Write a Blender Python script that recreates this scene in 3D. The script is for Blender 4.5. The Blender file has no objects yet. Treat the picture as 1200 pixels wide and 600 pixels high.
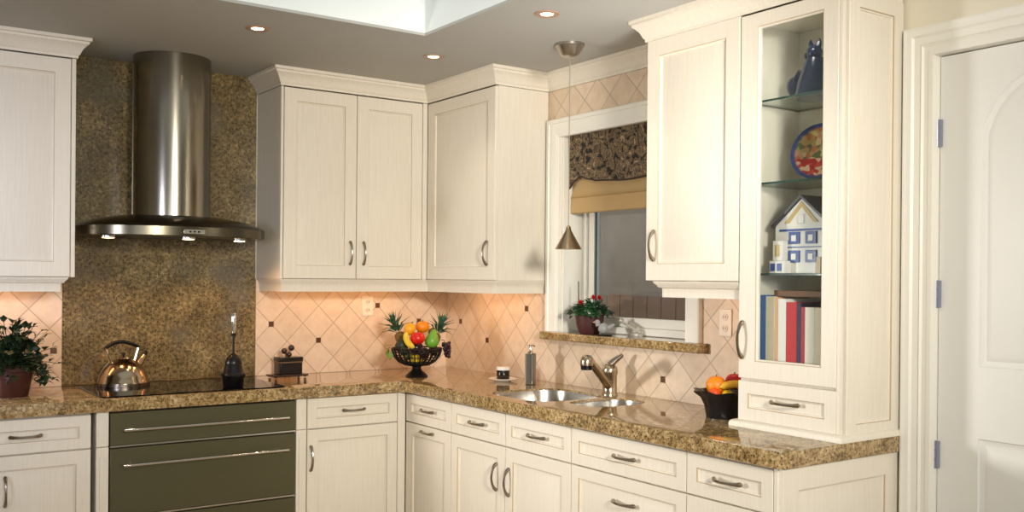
import bpy, bmesh, math, random
from mathutils import Vector, Matrix
random.seed(7)
S = bpy.context.scene
COL = S.collection
PI = math.pi

# ------------------------------------------------------------------ materials
def s2l(c):
    c = c / 255.0
    return c / 12.92 if c <= 0.04045 else ((c + 0.055) / 1.055) ** 2.4
def rgb(r, g, b): return (s2l(r), s2l(g), s2l(b), 1.0)

def new_mat(name):
    m = bpy.data.materials.new(name); m.use_nodes = True
    nt = m.node_tree
    return m, nt, nt.nodes['Principled BSDF']

def plain(name, col, rough=0.5, metal=0.0, spec=0.5, emit=None, estr=0.0, coat=0.0):
    m, nt, b = new_mat(name)
    b.inputs['Base Color'].default_value = col
    b.inputs['Roughness'].default_value = rough
    b.inputs['Metallic'].default_value = metal
    b.inputs['Specular IOR Level'].default_value = spec
    b.inputs['Coat Weight'].default_value = coat
    if emit:
        b.inputs['Emission Color'].default_value = emit
        b.inputs['Emission Strength'].default_value = estr
    return m

def N(nt, typ, **kw):
    n = nt.nodes.new(typ)
    for k, v in kw.items(): setattr(n, k, v)
    return n

def coords(nt, scale=(1, 1, 1), kind='Object'):
    tc = N(nt, 'ShaderNodeTexCoord'); mp = N(nt, 'ShaderNodeMapping')
    mp.inputs['Scale'].default_value = scale
    nt.links.new(tc.outputs[kind], mp.inputs['Vector'])
    return mp.outputs['Vector']

def ramp(nt, fac, stops, interp='LINEAR'):
    r = N(nt, 'ShaderNodeValToRGB'); r.color_ramp.interpolation = interp
    e = r.color_ramp.elements
    while len(e) > 1: e.remove(e[-1])
    e[0].position, e[0].color = stops[0]
    for p, c in stops[1:]:
        x = e.new(p); x.color = c
    nt.links.new(fac, r.inputs['Fac'])
    return r.outputs['Color']

def mixc(nt, fac, a, b, mode='MIX'):
    n = N(nt, 'ShaderNodeMix', data_type='RGBA', blend_type=mode)
    for sock, v in ((0, fac), (6, a), (7, b)):
        if hasattr(v, 'links') or isinstance(v, bpy.types.NodeSocket): nt.links.new(v, n.inputs[sock])
        else: n.inputs[sock].default_value = v
    return n.outputs[2]

def noise(nt, vec, scale, detail=3, rough=0.5):
    n = N(nt, 'ShaderNodeTexNoise')
    n.inputs['Scale'].default_value = scale; n.inputs['Detail'].default_value = detail
    n.inputs['Roughness'].default_value = rough
    nt.links.new(vec, n.inputs['Vector'])
    return n.outputs['Fac']

def wood(name, a, b, rough=0.42):
    """painted, lightly brushed cream wood: fine vertical streaks"""
    m, nt, p = new_mat(name)
    v = coords(nt, (60, 60, 3.0))
    f = noise(nt, v, 2.0, 4, 0.6)
    c = ramp(nt, f, [(0.3, a), (0.7, b)])
    nt.links.new(c, p.inputs['Base Color'])
    p.inputs['Roughness'].default_value = rough
    return m

CREAM = wood('cream_paint', rgb(225, 216, 199), rgb(232, 225, 209))
GLAZE = plain('brown_glaze', rgb(190, 168, 136), 0.5)
TRIM = plain('white_trim_paint', rgb(236, 233, 222), 0.4)
DOORW = plain('door_paint', rgb(228, 226, 219), 0.45)
WALLP = plain('wall_paint', rgb(233, 226, 205), 0.85, spec=0.2)
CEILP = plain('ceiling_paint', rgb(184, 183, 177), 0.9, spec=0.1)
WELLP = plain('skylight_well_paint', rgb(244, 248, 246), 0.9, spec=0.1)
FLOORM = None
STEEL = plain('brushed_steel', rgb(196, 194, 188), 0.24, 1.0)
CHROME = plain('chrome', rgb(222, 220, 216), 0.09, 1.0)
NICKEL = plain('nickel', rgb(186, 172, 150), 0.22, 1.0)
PEWTER = plain('aged_pewter', rgb(158, 147, 134), 0.24, 1.0)
BLACK = plain('black_plastic', rgb(9, 8, 8), 0.32, spec=0.35)
BLKGLASS = plain('black_ceramic_glass', rgb(6, 6, 7), 0.05, spec=0.22)
IRON = plain('black_iron', rgb(20, 18, 18), 0.45, 0.4)
OLIVE = plain('olive_brown_metal', rgb(84, 80, 54), 0.36, 0.3)
SHADOWG = plain('dark_gap', rgb(60, 50, 40), 0.8)
TERRA = plain('terracotta_glaze', rgb(66, 31, 25), 0.35)
POTB = plain('maroon_pot', rgb(72, 36, 34), 0.5)
OUTLET = plain('outlet_plastic', rgb(238, 226, 208), 0.35)
SOIL = plain('soil', rgb(40, 28, 20), 0.95)
HINGE = plain('hinge_steel', rgb(150, 154, 168), 0.4, 0.6)
CERAM = plain('white_ceramic', rgb(232, 228, 220), 0.2)
BULB = plain('lamp_glow', (1, 0.8, 0.55, 1), 0.5, emit=(1, 0.72, 0.45, 1), estr=14)
HOODBULB = plain('hood_lamp_glow', (1, 0.75, 0.45, 1), 0.5, emit=(1, 0.68, 0.38, 1), estr=5)

def granite(name, stops, scale, rough, speck=0.35, dark=rgb(40, 34, 26), grey=None, bigscale=9.0, coat=0.0):
    m, nt, p = new_mat(name)
    v = coords(nt)
    f1 = noise(nt, v, bigscale, 5, 0.6)
    f2 = noise(nt, v, scale, 4, 0.65)
    add = N(nt, 'ShaderNodeMath', operation='MULTIPLY_ADD')
    nt.links.new(f1, add.inputs[0]); add.inputs[1].default_value = 0.35
    mul = N(nt, 'ShaderNodeMath', operation='MULTIPLY'); mul.inputs[1].default_value = 0.65
    nt.links.new(f2, mul.inputs[0]); nt.links.new(mul.outputs[0], add.inputs[2])
    c = ramp(nt, add.outputs[0], stops)
    vo = N(nt, 'ShaderNodeTexVoronoi'); vo.inputs['Scale'].default_value = scale * 1.5
    nt.links.new(v, vo.inputs['Vector'])
    sep = N(nt, 'ShaderNodeSeparateColor'); nt.links.new(vo.outputs['Color'], sep.inputs[0])
    lt = N(nt, 'ShaderNodeMath', operation='LESS_THAN'); lt.inputs[1].default_value = speck
    nt.links.new(sep.outputs[0], lt.inputs[0])
    near = N(nt, 'ShaderNodeMath', operation='LESS_THAN'); near.inputs[1].default_value = 0.42
    nt.links.new(vo.outputs['Distance'], near.inputs[0])
    mm = N(nt, 'ShaderNodeMath', operation='MULTIPLY')
    nt.links.new(lt.outputs[0], mm.inputs[0]); nt.links.new(near.outputs[0], mm.inputs[1])
    sc = N(nt, 'ShaderNodeMath', operation='MULTIPLY'); sc.inputs[1].default_value = 0.75
    nt.links.new(mm.outputs[0], sc.inputs[0])
    c = mixc(nt, sc.outputs[0], c, dark)
    if grey:
        f3 = noise(nt, v, 3.2, 3, 0.5)
        k = ramp(nt, f3, [(0.52, (0, 0, 0, 1)), (0.66, (0.55, 0.55, 0.55, 1))])
        c = mixc(nt, k, c, grey)
    nt.links.new(c, p.inputs['Base Color'])
    p.inputs['Roughness'].default_value = rough
    if coat: p.inputs['Coat Weight'].default_value = coat; p.inputs['Coat Roughness'].default_value = 0.03; p.inputs['Coat IOR'].default_value = 1.5
    return m
COUNTER = granite('golden_granite', [(0.34, rgb(78, 62, 38)), (0.45, rgb(134, 108, 68)), (0.55, rgb(176, 148, 102)), (0.68, rgb(214, 194, 154))], 78, 0.06, 0.26, rgb(38, 32, 24), bigscale=14, coat=0.45)
SLAB = granite('olive_granite', [(0.33, rgb(58, 48, 28)), (0.46, rgb(104, 88, 54)), (0.56, rgb(134, 114, 74)), (0.70, rgb(182, 160, 112))], 62, 0.22, 0.34, rgb(40, 33, 20), grey=rgb(104, 100, 86), bigscale=7)

def tile_mat(name, axis, a0, z0, ha, hz):
    """diagonal tiles: lattice of crossings at (a0 + i*ha, z0 + j*hz), i + j even"""
    m, nt, p = new_mat(name)
    tc = N(nt, 'ShaderNodeTexCoord')
    sep = N(nt, 'ShaderNodeSeparateXYZ'); nt.links.new(tc.outputs['Object'], sep.inputs[0])
    def lin(sock, off, h):
        a = N(nt, 'ShaderNodeMath', operation='SUBTRACT'); a.inputs[1].default_value = off
        nt.links.new(sock, a.inputs[0])
        d = N(nt, 'ShaderNodeMath', operation='DIVIDE'); d.inputs[1].default_value = 2 * h
        nt.links.new(a.outputs[0], d.inputs[0]); return d.outputs[0]
    u = lin(sep.outputs[axis], a0, ha); w = lin(sep.outputs['Z'], z0, hz)
    dist = []; cells = []
    for op in ('ADD', 'SUBTRACT'):
        s = N(nt, 'ShaderNodeMath', operation=op); nt.links.new(u, s.inputs[0]); nt.links.new(w, s.inputs[1])
        pp = N(nt, 'ShaderNodeMath', operation='PINGPONG'); pp.inputs[1].default_value = 0.5
        nt.links.new(s.outputs[0], pp.inputs[0]); dist.append(pp.outputs[0])
        fl = N(nt, 'ShaderNodeMath', operation='FLOOR'); nt.links.new(s.outputs[0], fl.inputs[0]); cells.append(fl.outputs[0])
    mn = N(nt, 'ShaderNodeMath', operation='MINIMUM'); nt.links.new(dist[0], mn.inputs[0]); nt.links.new(dist[1], mn.inputs[1])
    grout = ramp(nt, mn.outputs[0], [(0.010, (1, 1, 1, 1)), (0.024, (0, 0, 0, 1))])
    cb = N(nt, 'ShaderNodeCombineXYZ'); nt.links.new(cells[0], cb.inputs[0]); nt.links.new(cells[1], cb.inputs[1])
    wn = N(nt, 'ShaderNodeTexWhiteNoise'); nt.links.new(cb.outputs[0], wn.inputs['Vector'])
    base = mixc(nt, wn.outputs['Value'], rgb(222, 199, 172), rgb(232, 211, 187))
    f = noise(nt, tc.outputs['Object'], 22, 4, 0.6)
    mot = ramp(nt, f, [(0.3, (0.88, 0.86, 0.83, 1)), (0.65, (1, 1, 1, 1))])
    base = mixc(nt, 1.0, base, mot, 'MULTIPLY')
    c = mixc(nt, grout, base, rgb(184, 162, 138))
    nt.links.new(c, p.inputs['Base Color'])
    p.inputs['Roughness'].default_value = 0.42
    bump = N(nt, 'ShaderNodeBump'); bump.inputs['Strength'].default_value = 0.35; bump.inputs['Distance'].default_value = 0.002
    inv = N(nt, 'ShaderNodeMath', operation='SUBTRACT'); inv.inputs[0].default_value = 1.0
    nt.links.new(grout, inv.inputs[1]); nt.links.new(inv.outputs[0], bump.inputs['Height'])
    nt.links.new(bump.outputs[0], p.inputs['Normal'])
    return m
HX, HY, HZ = 0.0935, 0.0972, 0.0975
TILEB = tile_mat('back_tile', 'X', -0.944, 1.198, HX, HZ)
TILER = tile_mat('right_tile', 'Y', -0.46, 1.102, HY, HZ)
ACCENT = plain('bronze_accent_tile', rgb(96, 66, 42), 0.35, 0.3)

def glassy(name, tint, edge=0.08, rough=0.0):
    m = bpy.data.materials.new(name); m.use_nodes = True
    nt = m.node_tree; nt.nodes.clear()
    out = N(nt, 'ShaderNodeOutputMaterial'); mix = N(nt, 'ShaderNodeMixShader')
    tr = N(nt, 'ShaderNodeBsdfTransparent'); tr.inputs[0].default_value = tint
    gl = N(nt, 'ShaderNodeBsdfGlossy'); gl.inputs['Roughness'].default_value = rough
    fr = N(nt, 'ShaderNodeFresnel')
    ge = N(nt, 'ShaderNodeNewGeometry'); mr = N(nt, 'ShaderNodeMapRange')
    mr.inputs['To Min'].default_value = 1.45; mr.inputs['To Max'].default_value = 1 / 1.45
    nt.links.new(ge.outputs['Backfacing'], mr.inputs['Value']); nt.links.new(mr.outputs[0], fr.inputs[0])
    nt.links.new(fr.outputs[0], mix.inputs[0]); nt.links.new(tr.outputs[0], mix.inputs[1]); nt.links.new(gl.outputs[0], mix.inputs[2])
    nt.links.new(mix.outputs[0], out.inputs[0])
    return m
PANE = glassy('clear_pane', (0.97, 0.985, 0.98, 1))
WINPANE = glassy('window_pane', (0.92, 0.92, 0.92, 1))
SHELFG = glassy('shelf_glass', (0.90, 0.96, 0.94, 1))
SHELFE = plain('shelf_edge_green', rgb(38, 66, 58), 0.15)

def valance_mat():
    m, nt, p = new_mat('damask_fabric')
    v = coords(nt, (1, 1, 1))
    n1 = N(nt, 'ShaderNodeTexNoise'); n1.inputs['Scale'].default_value = 17; n1.inputs['Detail'].default_value = 1.5
    n1.inputs['Distortion'].default_value = 2.2
    nt.links.new(v, n1.inputs['Vector'])
    c = ramp(nt, n1.outputs['Fac'], [(0.40, rgb(26, 22, 20)), (0.46, rgb(128, 106, 76)), (0.52, rgb(36, 30, 26)), (0.57, rgb(150, 126, 92)), (0.64, rgb(40, 32, 28)), (0.70, rgb(170, 142, 108))])
    nt.links.new(c, p.inputs['Base Color']); p.inputs['Roughness'].default_value = 0.85
    return m
DAMASK = valance_mat()
TAN = plain('tan_linen', rgb(188, 158, 112), 0.9, spec=0.1)
PIPING = plain('dark_piping', rgb(52, 38, 30), 0.8)

def leafm(name, a, b):
    m, nt, p = new_mat(name)
    oi = coords(nt)
    f = noise(nt, oi, 40, 2)
    nt.links.new(ramp(nt, f, [(0.35, a), (0.65, b)]), p.inputs['Base Color'])
    p.inputs['Roughness'].default_value = 0.45
    return m
LEAF = leafm('dark_leaf', rgb(18, 34, 18), rgb(46, 66, 34))
LEAF2 = leafm('green_leaf', rgb(22, 62, 34), rgb(52, 104, 58))
PINEL = leafm('pineapple_leaf', rgb(24, 60, 46), rgb(64, 110, 78))
FLOWER = plain('red_petal', rgb(204, 22, 24), 0.5)

# ------------------------------------------------------------------ mesh helpers
class G:
    def __init__(s): s.bm = bmesh.new(); s.mi = 0
    def _set(s, faces):
        for f in faces: f.material_index = s.mi
    def box(s, x0, x1, y0, y1, z0, z1):
        bm = s.bm
        v = [bm.verts.new((x, y, z)) for z in (z0, z1) for y in (y0, y1) for x in (x0, x1)]
        fs = [bm.faces.new([v[i] for i in q]) for q in ((0, 1, 5, 4), (1, 3, 7, 5), (3, 2, 6, 7), (2, 0, 4, 6), (4, 5, 7, 6), (0, 2, 3, 1))]
        s._set(fs); return s
    def rings(s, rs, close=True, cap0=True, cap1=True, mats=None):
        """loft a list of rings (each a list of points)"""
        bm = s.bm; V = [[bm.verts.new(p) for p in r] for r in rs]
        n = len(V[0])
        for i in range(len(V) - 1):
            for k in range(n if close else n - 1):
                f = bm.faces.new((V[i][k], V[i][(k + 1) % n], V[i + 1][(k + 1) % n], V[i + 1][k]))
                f.material_index = mats[i] if mats else s.mi
        if cap0: s._set([bm.faces.new(V[0][::-1])])
        if cap1: s._set([bm.faces.new(V[-1])])
        return s
    def lathe(s, prof, c=(0, 0, 0), n=32, sx=1, sy=1):
        rs = [[(c[0] + r * sx * math.cos(2 * PI * k / n), c[1] + r * sy * math.sin(2 * PI * k / n), c[2] + z) for k in range(n)] for r, z in prof]
        return s.rings(rs)
    def tube(s, pts, rad, n=10):
        pts = [Vector(p) for p in pts]
        if not isinstance(rad, (list, tuple)): rad = [rad] * len(pts)
        t0 = (pts[1] - pts[0]).normalized()
        a = t0.orthogonal().normalized(); rs = []
        for i, p in enumerate(pts):
            t = (pts[min(i + 1, len(pts) - 1)] - pts[max(i - 1, 0)]).normalized()
            a = (a - t * a.dot(t)).normalized(); b = t.cross(a)
            rs.append([p + (a * math.cos(2 * PI * k / n) + b * math.sin(2 * PI * k / n)) * rad[i] for k in range(n)])
        return s.rings(rs)
    def ball(s, c, r, sx=1, sy=1, sz=1, n=20, m=12):
        prof = [(max(1e-4, r * math.sin(PI * i / m)), -r * sz * math.cos(PI * i / m)) for i in range(m + 1)]
        return s.lathe(prof, c, n, sx, sy)
    def poly(s, pts, d):
        """extrude planar polygon by vector d"""
        d = Vector(d); a = [Vector(p) for p in pts]
        return s.rings([a, [p + d for p in a]])
    def sweep(s, path, prof, z0, prv=None, nxt=None, closed_prof=True):
        """profile (outward d, height dz) swept along a plan path; outward = right of travel"""
        P = [Vector(p) for p in path]; rs = []
        for i, p in enumerate(P):
            a = P[i - 1] if i > 0 else (Vector(prv) if prv else None)
            b = P[i + 1] if i < len(P) - 1 else (Vector(nxt) if nxt else None)
            ns = []
            if a is not None: t = (p - a).normalized(); ns.append(Vector((t.y, -t.x)))
            if b is not None: t = (b - p).normalized(); ns.append(Vector((t.y, -t.x)))
            if len(ns) == 2:
                m = ns[0] + ns[1]; m = m / max(0.2, m.dot(ns[0]))
            else: m = ns[0]
            rs.append([(p.x + m.x * d, p.y + m.y * d, z0 + z) for d, z in prof])
        return s.rings(rs)
    def leaf(s, p, d, ln, w, up=(0, 0, 1), droop=0.2):
        p = Vector(p); d = Vector(d).normalized(); sd = d.cross(Vector(up))
        if sd.length < 1e-3: sd = d.orthogonal()
        sd.normalize(); nn = sd.cross(d).normalized(); bm = s.bm
        a = bm.verts.new(p); tip = bm.verts.new(p + d * ln - nn * ln * droop)
        m1 = bm.verts.new(p + d * ln * 0.5 + nn * ln * 0.05)
        l = bm.verts.new(p + d * ln * 0.45 + sd * w / 2 + nn * ln * 0.12); r = bm.verts.new(p + d * ln * 0.45 - sd * w / 2 + nn * ln * 0.12)
        s._set([bm.faces.new(q) for q in ((a, m1, l), (a, r, m1), (l, m1, tip), (m1, r, tip))])
        return s
    def panel_front(s, x0, x1, z0, z1, t, fr, y=0.0):
        """door / drawer front with a glazed recess; front face at y, body going to y+t.  slots 0 paint, 1 glaze"""
        def rect(i, d): return [(x0 + i, y + d, z0 + i), (x1 - i, y + d, z0 + i), (x1 - i, y + d, z1 - i), (x0 + i, y + d, z1 - i)]
        prof = [(0, t), (0, 0.002), (0.002, 0), (fr, 0), (fr + 0.002, 0.005), (fr + 0.007, 0.0075), (fr + 0.0085, 0.013)]
        if min(x1 - x0, z1 - z0) - 2 * (fr + 0.045) > 0.02:
            prof += [(fr + 0.030, 0.0105), (fr + 0.032, 0.010)]
            mats = [0, 0, 0, 1, 0, 0, 0, 0]
        else: mats = [0, 0, 0, 1, 0, 0]
        return s.rings([rect(i, d) for i, d in prof], mats=mats)

def obj(name, g, mats, parent=None, smooth=True, bevel=0.0, angle=35):
    bm = g.bm
    bmesh.ops.remove_doubles(bm, verts=bm.verts, dist=1e-6)
    bmesh.ops.recalc_face_normals(bm, faces=bm.faces)
    me = bpy.data.meshes.new(name); bm.to_mesh(me); bm.free()
    for m in (mats if isinstance(mats, (list, tuple)) else [mats]): me.materials.append(m)
    if smooth:
        me.shade_smooth(); me.set_sharp_from_angle(angle=math.radians(angle))
    o = bpy.data.objects.new(name, me); COL.objects.link(o)
    if parent: o.parent = parent
    if bevel:
        b = o.modifiers.new('bevel', 'BEVEL'); b.width = bevel; b.segments = 2; b.limit_method = 'ANGLE'; b.angle_limit = math.radians(40)
    return o

def tag(o, label, cat, group=None):
    o['label'] = label; o['category'] = cat
    if group: o['group'] = group
    return o
def thing(name, label, cat, loc=(0, 0, 0), rz=0.0, group=None):
    o = bpy.data.objects.new(name, None); COL.objects.link(o)
    o.empty_display_size = 0.05
    o.location = loc; o.rotation_euler = (0, 0, rz)
    return tag(o, label, cat, group)
def struct(name, g, mats, parent=None, **kw):
    o = obj(name, g, mats, parent, **kw)
    if parent is None: o['kind'] = 'structure'
    return o
def struct_root(name, loc=(0, 0, 0)):
    o = bpy.data.objects.new(name, None); COL.objects.link(o); o.location = loc; o['kind'] = 'structure'; return o

R90 = -PI / 2
CEIL = 2.547
ZC0, ZC1 = 0.859, 0.915     # counter edge

# ------------------------------------------------------------------ room shell
def fl():
    global FLOORM
    m, nt, p = new_mat('floor_tile')
    v = coords(nt)
    b = N(nt, 'ShaderNodeTexBrick'); b.offset = 0; b.inputs['Scale'].default_value = 2.4
    b.inputs['Color1'].default_value = rgb(190, 168, 138); b.inputs['Color2'].default_value = rgb(180, 158, 128); b.inputs['Mortar'].default_value = rgb(140, 122, 100)
    b.inputs['Mortar Size'].default_value = 0.012; b.inputs['Brick Width'].default_value = 1.0; b.inputs['Row Height'].default_value = 1.0
    nt.links.new(v, b.inputs['Vector']); nt.links.new(b.outputs['Color'], p.inputs['Base Color']); p.inputs['Roughness'].default_value = 0.4
    FLOORM = m
fl()
XL, YF = -5.2, -7.2
struct('floor', G().box(XL, 0.35, YF, 0.25, -0.1, 0.0), FLOORM, smooth=False)
struct('wall_back', G().box(XL, 0.25, 0.012, 0.25, 0.0, 2.62), WALLP, smooth=False)
WX = 0.012
WY0, WY1, WZ0, WZ1 = -1.145, -2.08, 1.17, 2.222      # window opening
DY0, DY1, DZ = -3.24, -4.08, 2.25                    # door opening
g = G()
def wb(y0, y1, z0, z1): g.box(WX, 0.25, min(y0, y1), max(y0, y1), z0, z1)
wb(0.25, WY0, 0, 2.62); wb(WY0, WY1, 0, WZ0); wb(WY0, WY1, WZ1, 2.62); wb(WY1, DY0 + 0.0165, 0, 2.62); wb(DY0 + 0.0165, DY1 - 0.0165, DZ + 0.0165, 2.62); wb(DY1 - 0.0165, YF, 0, 2.62)
struct('wall_right', g, WALLP, smooth=False)
struct('wall_left', G().box(XL - 0.15, XL, YF, 0.25, 0.0, 2.62), WALLP, smooth=False)
struct('wall_front', G().box(XL, -4.7, YF - 0.15, YF, 0, 2.62).box(-1.3, 0.25, YF - 0.15, YF, 0, 2.62).box(-4.7, -1.3, YF - 0.15, YF, 2.15, 2.62), WALLP, smooth=False)
# ceiling with the skylight opening
TX, TY = -0.951, -1.364
TX2, TY2 = -3.4, -4.0
g = G()
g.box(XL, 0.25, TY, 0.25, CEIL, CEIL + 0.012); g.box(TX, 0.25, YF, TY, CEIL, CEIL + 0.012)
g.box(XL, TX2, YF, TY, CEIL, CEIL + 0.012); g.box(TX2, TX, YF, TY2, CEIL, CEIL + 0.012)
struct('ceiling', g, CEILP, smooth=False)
g = G(); H = 0.65; z0 = CEIL + 0.0121
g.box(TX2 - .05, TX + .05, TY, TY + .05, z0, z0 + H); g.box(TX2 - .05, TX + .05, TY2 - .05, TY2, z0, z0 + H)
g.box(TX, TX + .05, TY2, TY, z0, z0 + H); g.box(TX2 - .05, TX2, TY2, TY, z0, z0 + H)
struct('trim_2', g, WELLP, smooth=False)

# wall crown above the window
CROWN = [(0, 0), (0.006, 0), (0.007, 0.012), (0.013, 0.017), (0.016, 0.026), (0.024, 0.042), (0.036, 0.056), (0.046, 0.063), (0.047, 0.072), (0.056, 0.076), (0.056, 0.0905), (0, 0.0905)]
ZUT = 2.455
struct('trim_1', G().sweep([(0, -1.032), (0, -2.147)], CROWN, ZUT + 0.001, prv=(-0.3, -1.032), nxt=(-0.3, -2.147)), CREAM)

# ------------------------------------------------------------------ handles
def bow_pull(parent, x, z, vertical=False, ln=0.118, y=0.0):
    """arched cabinet pull with flared feet on local plane y"""
    pts, rad = [], []
    n = 14
    for i in range(n + 1):
        t = i / n; a = (t - 0.5) * ln
        out = 0.004 + 0.026 * math.sin(PI * t) ** 0.6
        pts.append((x, y - out, z + a) if vertical else (x + a, y - out, z))
        rad.append(0.0052 + 0.0036 * abs(2 * t - 1) ** 3)
    g = G().tube(pts, rad, 8)
    for e in (0, -1):
        p = pts[e]
        g.ball((p[0], y - 0.0045, p[2]), 0.0082, n=10, m=8)
    return obj('handle', g, PEWTER, parent)

# ------------------------------------------------------------------ base cabinets
def base_cabinet(label, loc, rz, w, fronts, group=None, stiles=(), x_in=0.001, depth=0.630):
    t = thing('base_cabinet', label, 'cabinet', loc, rz, group)
    zb = 0.10
    top = ZC0 - 0.003
    g = G()
    g.box(x_in, x_in + 0.018, 0.02, depth, zb, top); g.box(w - 0.019, w - 0.001, 0.02, depth, zb, top)
    g.box(x_in + 0.018, w - 0.019, depth - 0.012, depth, zb, top); g.box(x_in + 0.018, w - 0.019, 0.02, depth - 0.012, zb, zb + 0.018)
    g.box(x_in + 0.018, w - 0.019, 0.02, 0.032, zb + 0.018, top)
    g.box(x_in, w - 0.001, 0.075, 0.09, 0, zb)
    obj('carcass', g, [CREAM], t, bevel=0.001)
    for (a, b) in stiles:
        obj('stile', G().box(a, b, 0.0, 0.0199, zb, top), CREAM, t, bevel=0.003)
    for f in fronts:
        kind, a, b, z0, z1 = f[:5]
        fr = 0.047 if kind == 'drawer' else 0.058
        d = obj(kind, G().panel_front(a, b, z0, z1, 0.0195, fr), [CREAM, GLAZE], t)
        if f[5] == 'h': bow_pull(d, (a + b) / 2, f[6])
        elif f[5] == 'v': bow_pull(d, f[6], f[7], True)
    return t
FB = -0.625
GZ = 0.700
# left of the oven
base_cabinet('cream base cabinet at the left frame edge, under the potted ivy', (-2.72, FB, 0), 0, 2.72 - 2.188,
             [('drawer', 0.012, 0.53, GZ + 0.003, 0.848, 'h', 0.776), ('door', 0.012, 0.53, 0.115, GZ - 0.003, 'v', 0.195, 0.55)])
# right of the oven
base_cabinet('cream base cabinet with one drawer over one door, between the olive drawers and the corner', (-1.184, FB, 0), 0, 1.184 - 0.6305,
             [('drawer', 0.004, 0.508, GZ + 0.003, 0.853, 'h', 0.783), ('door', 0.004, 0.508, 0.115, GZ - 0.003, 'v', 0.022, 0.555)], stiles=[(0.512, 0.558)])
# right run, local x = -(y) from the corner
def rrun(label, y0, y1, fronts, **kw): return base_cabinet(label, (FB, y0, 0), R90, abs(y1 - y0), fronts, **kw)
rrun('narrow cream pull-out cabinet in the inner corner with two horizontal pulls', -0.6265, -1.083,
     [('drawer', 0.0025, 0.4545, GZ + 0.003, 0.848, 'h', 0.778), ('door', 0.0025, 0.4545, 0.115, GZ - 0.003, 'h', 0.668)], x_in=0.012)
rrun('wide cream sink cabinet with paired doors and two false drawers', -1.083, -2.030,
     [('drawer', 0.002, 0.467, GZ + 0.003, 0.848, 'h', 0.776), ('drawer', 0.471, 0.945, GZ + 0.003, 0.848, 'h', 0.778),
      ('door', 0.002, 0.467, 0.115, GZ - 0.003, 'v', 0.404 + 0.0, 0.553), ('door', 0.471, 0.945, 0.115, GZ - 0.003, 'v', 0.503, 0.545)])
rrun('wide cream drawer cabinet right of the sink', -2.030, -2.688,
     [('drawer', 0.002, 0.656, GZ + 0.003, 0.848, 'h', 0.776), ('drawer', 0.002, 0.656, 0.405, GZ - 0.003, 'h', 0.600), ('drawer', 0.002, 0.656, 0.115, 0.399, 'h', 0.30)])
ec = rrun('cream end cabinet of the counter run, under the glass-door cupboard', -2.688, -3.099,
     [('drawer', 0.002, 0.388, GZ + 0.003, 0.848, 'h', 0.776), ('door', 0.002, 0.388, 0.115, GZ - 0.003, 'v', 0.04, 0.55)], stiles=[(0.391, 0.410)])
ep = obj('end_panel', G().panel_front(-0.622, 0.0, 0.0, ZC0 - 0.003, 0.018, 0.075), [CREAM, GLAZE], ec)
ep.rotation_euler = (0, 0, PI / 2); ep.location = (0.429, 0.622, 0)
ep.matrix_parent_inverse = Matrix()
# place the end panel in world terms: front faces -y at y=-3.118, x from -0.622 to 0
ep.rotation_euler = (0, 0, -R90)          # undo the parent's turn
ep.location = (0.4285, 0.625, 0)

# filler columns beside the oven
for x0, x1, lab in ((-2.168, -2.116, 'slim cream filler column left of the olive drawers'), (-1.2385, -1.1855, 'slim cream filler column right of the olive drawers')):
    t = thing('filler_column', lab, 'cabinet trim', ((x0 + x1) / 2, FB, 0))
    w = (x1 - x0) / 2
    g = G().box(-w, w, 0.0, 0.25, 0.702, ZC0 - 0.003); obj('cap_block', g, CREAM, t, bevel=0.003)
    g = G().box(-w, w, 0.0, 0.25, 0, 0.700).box(-w * 0.45, w * 0.45, -0.004, 0.0, 0.12, 0.66); obj('shaft', g, CREAM, t, bevel=0.003)

# olive drawer stack / oven front
ox0, ox1 = -2.113, -1.241
t = thing('oven_drawer_unit', 'olive-brown metal drawer unit with long bar handles under the cooktop', 'oven', ((ox0 + ox1) / 2, FB, 0))
w = (ox1 - ox0) / 2
obj('housing', G().box(-w, w, 0.022, 0.60, 0.09, ZC0 - 0.003), SHADOWG, t)
obj('toe_kick', G().box(-w, w, 0.06, 0.59, 0.0, 0.0899), BLACK, t)
for z0, z1, hz in ((0.697, 0.850, 0.774), (0.380, 0.691, 0.617), (0.100, 0.374, 0.300)):
    g = G().box(-w + 0.003, w - 0.003, 0.0, 0.0215, z0 + 0.007, z1 - 0.002)
    d = obj('drawer', g, OLIVE, t, bevel=0.002)
    obj('edge_strip', G().box(-w + 0.003, w - 0.003, -0.004, 0.020, z0 - 0.0012, z0 + 0.0066), STEEL, d)
    g = G().tube([(-0.385, -0.045, hz), (0.383, -0.045, hz)], 0.0062, 12)
    for x in (-0.345, 0.343): g.tube([(x, -0.045, hz), (x, 0.0, hz)], 0.005, 10)
    obj('bar_handle', g, CHROME, d)

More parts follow.
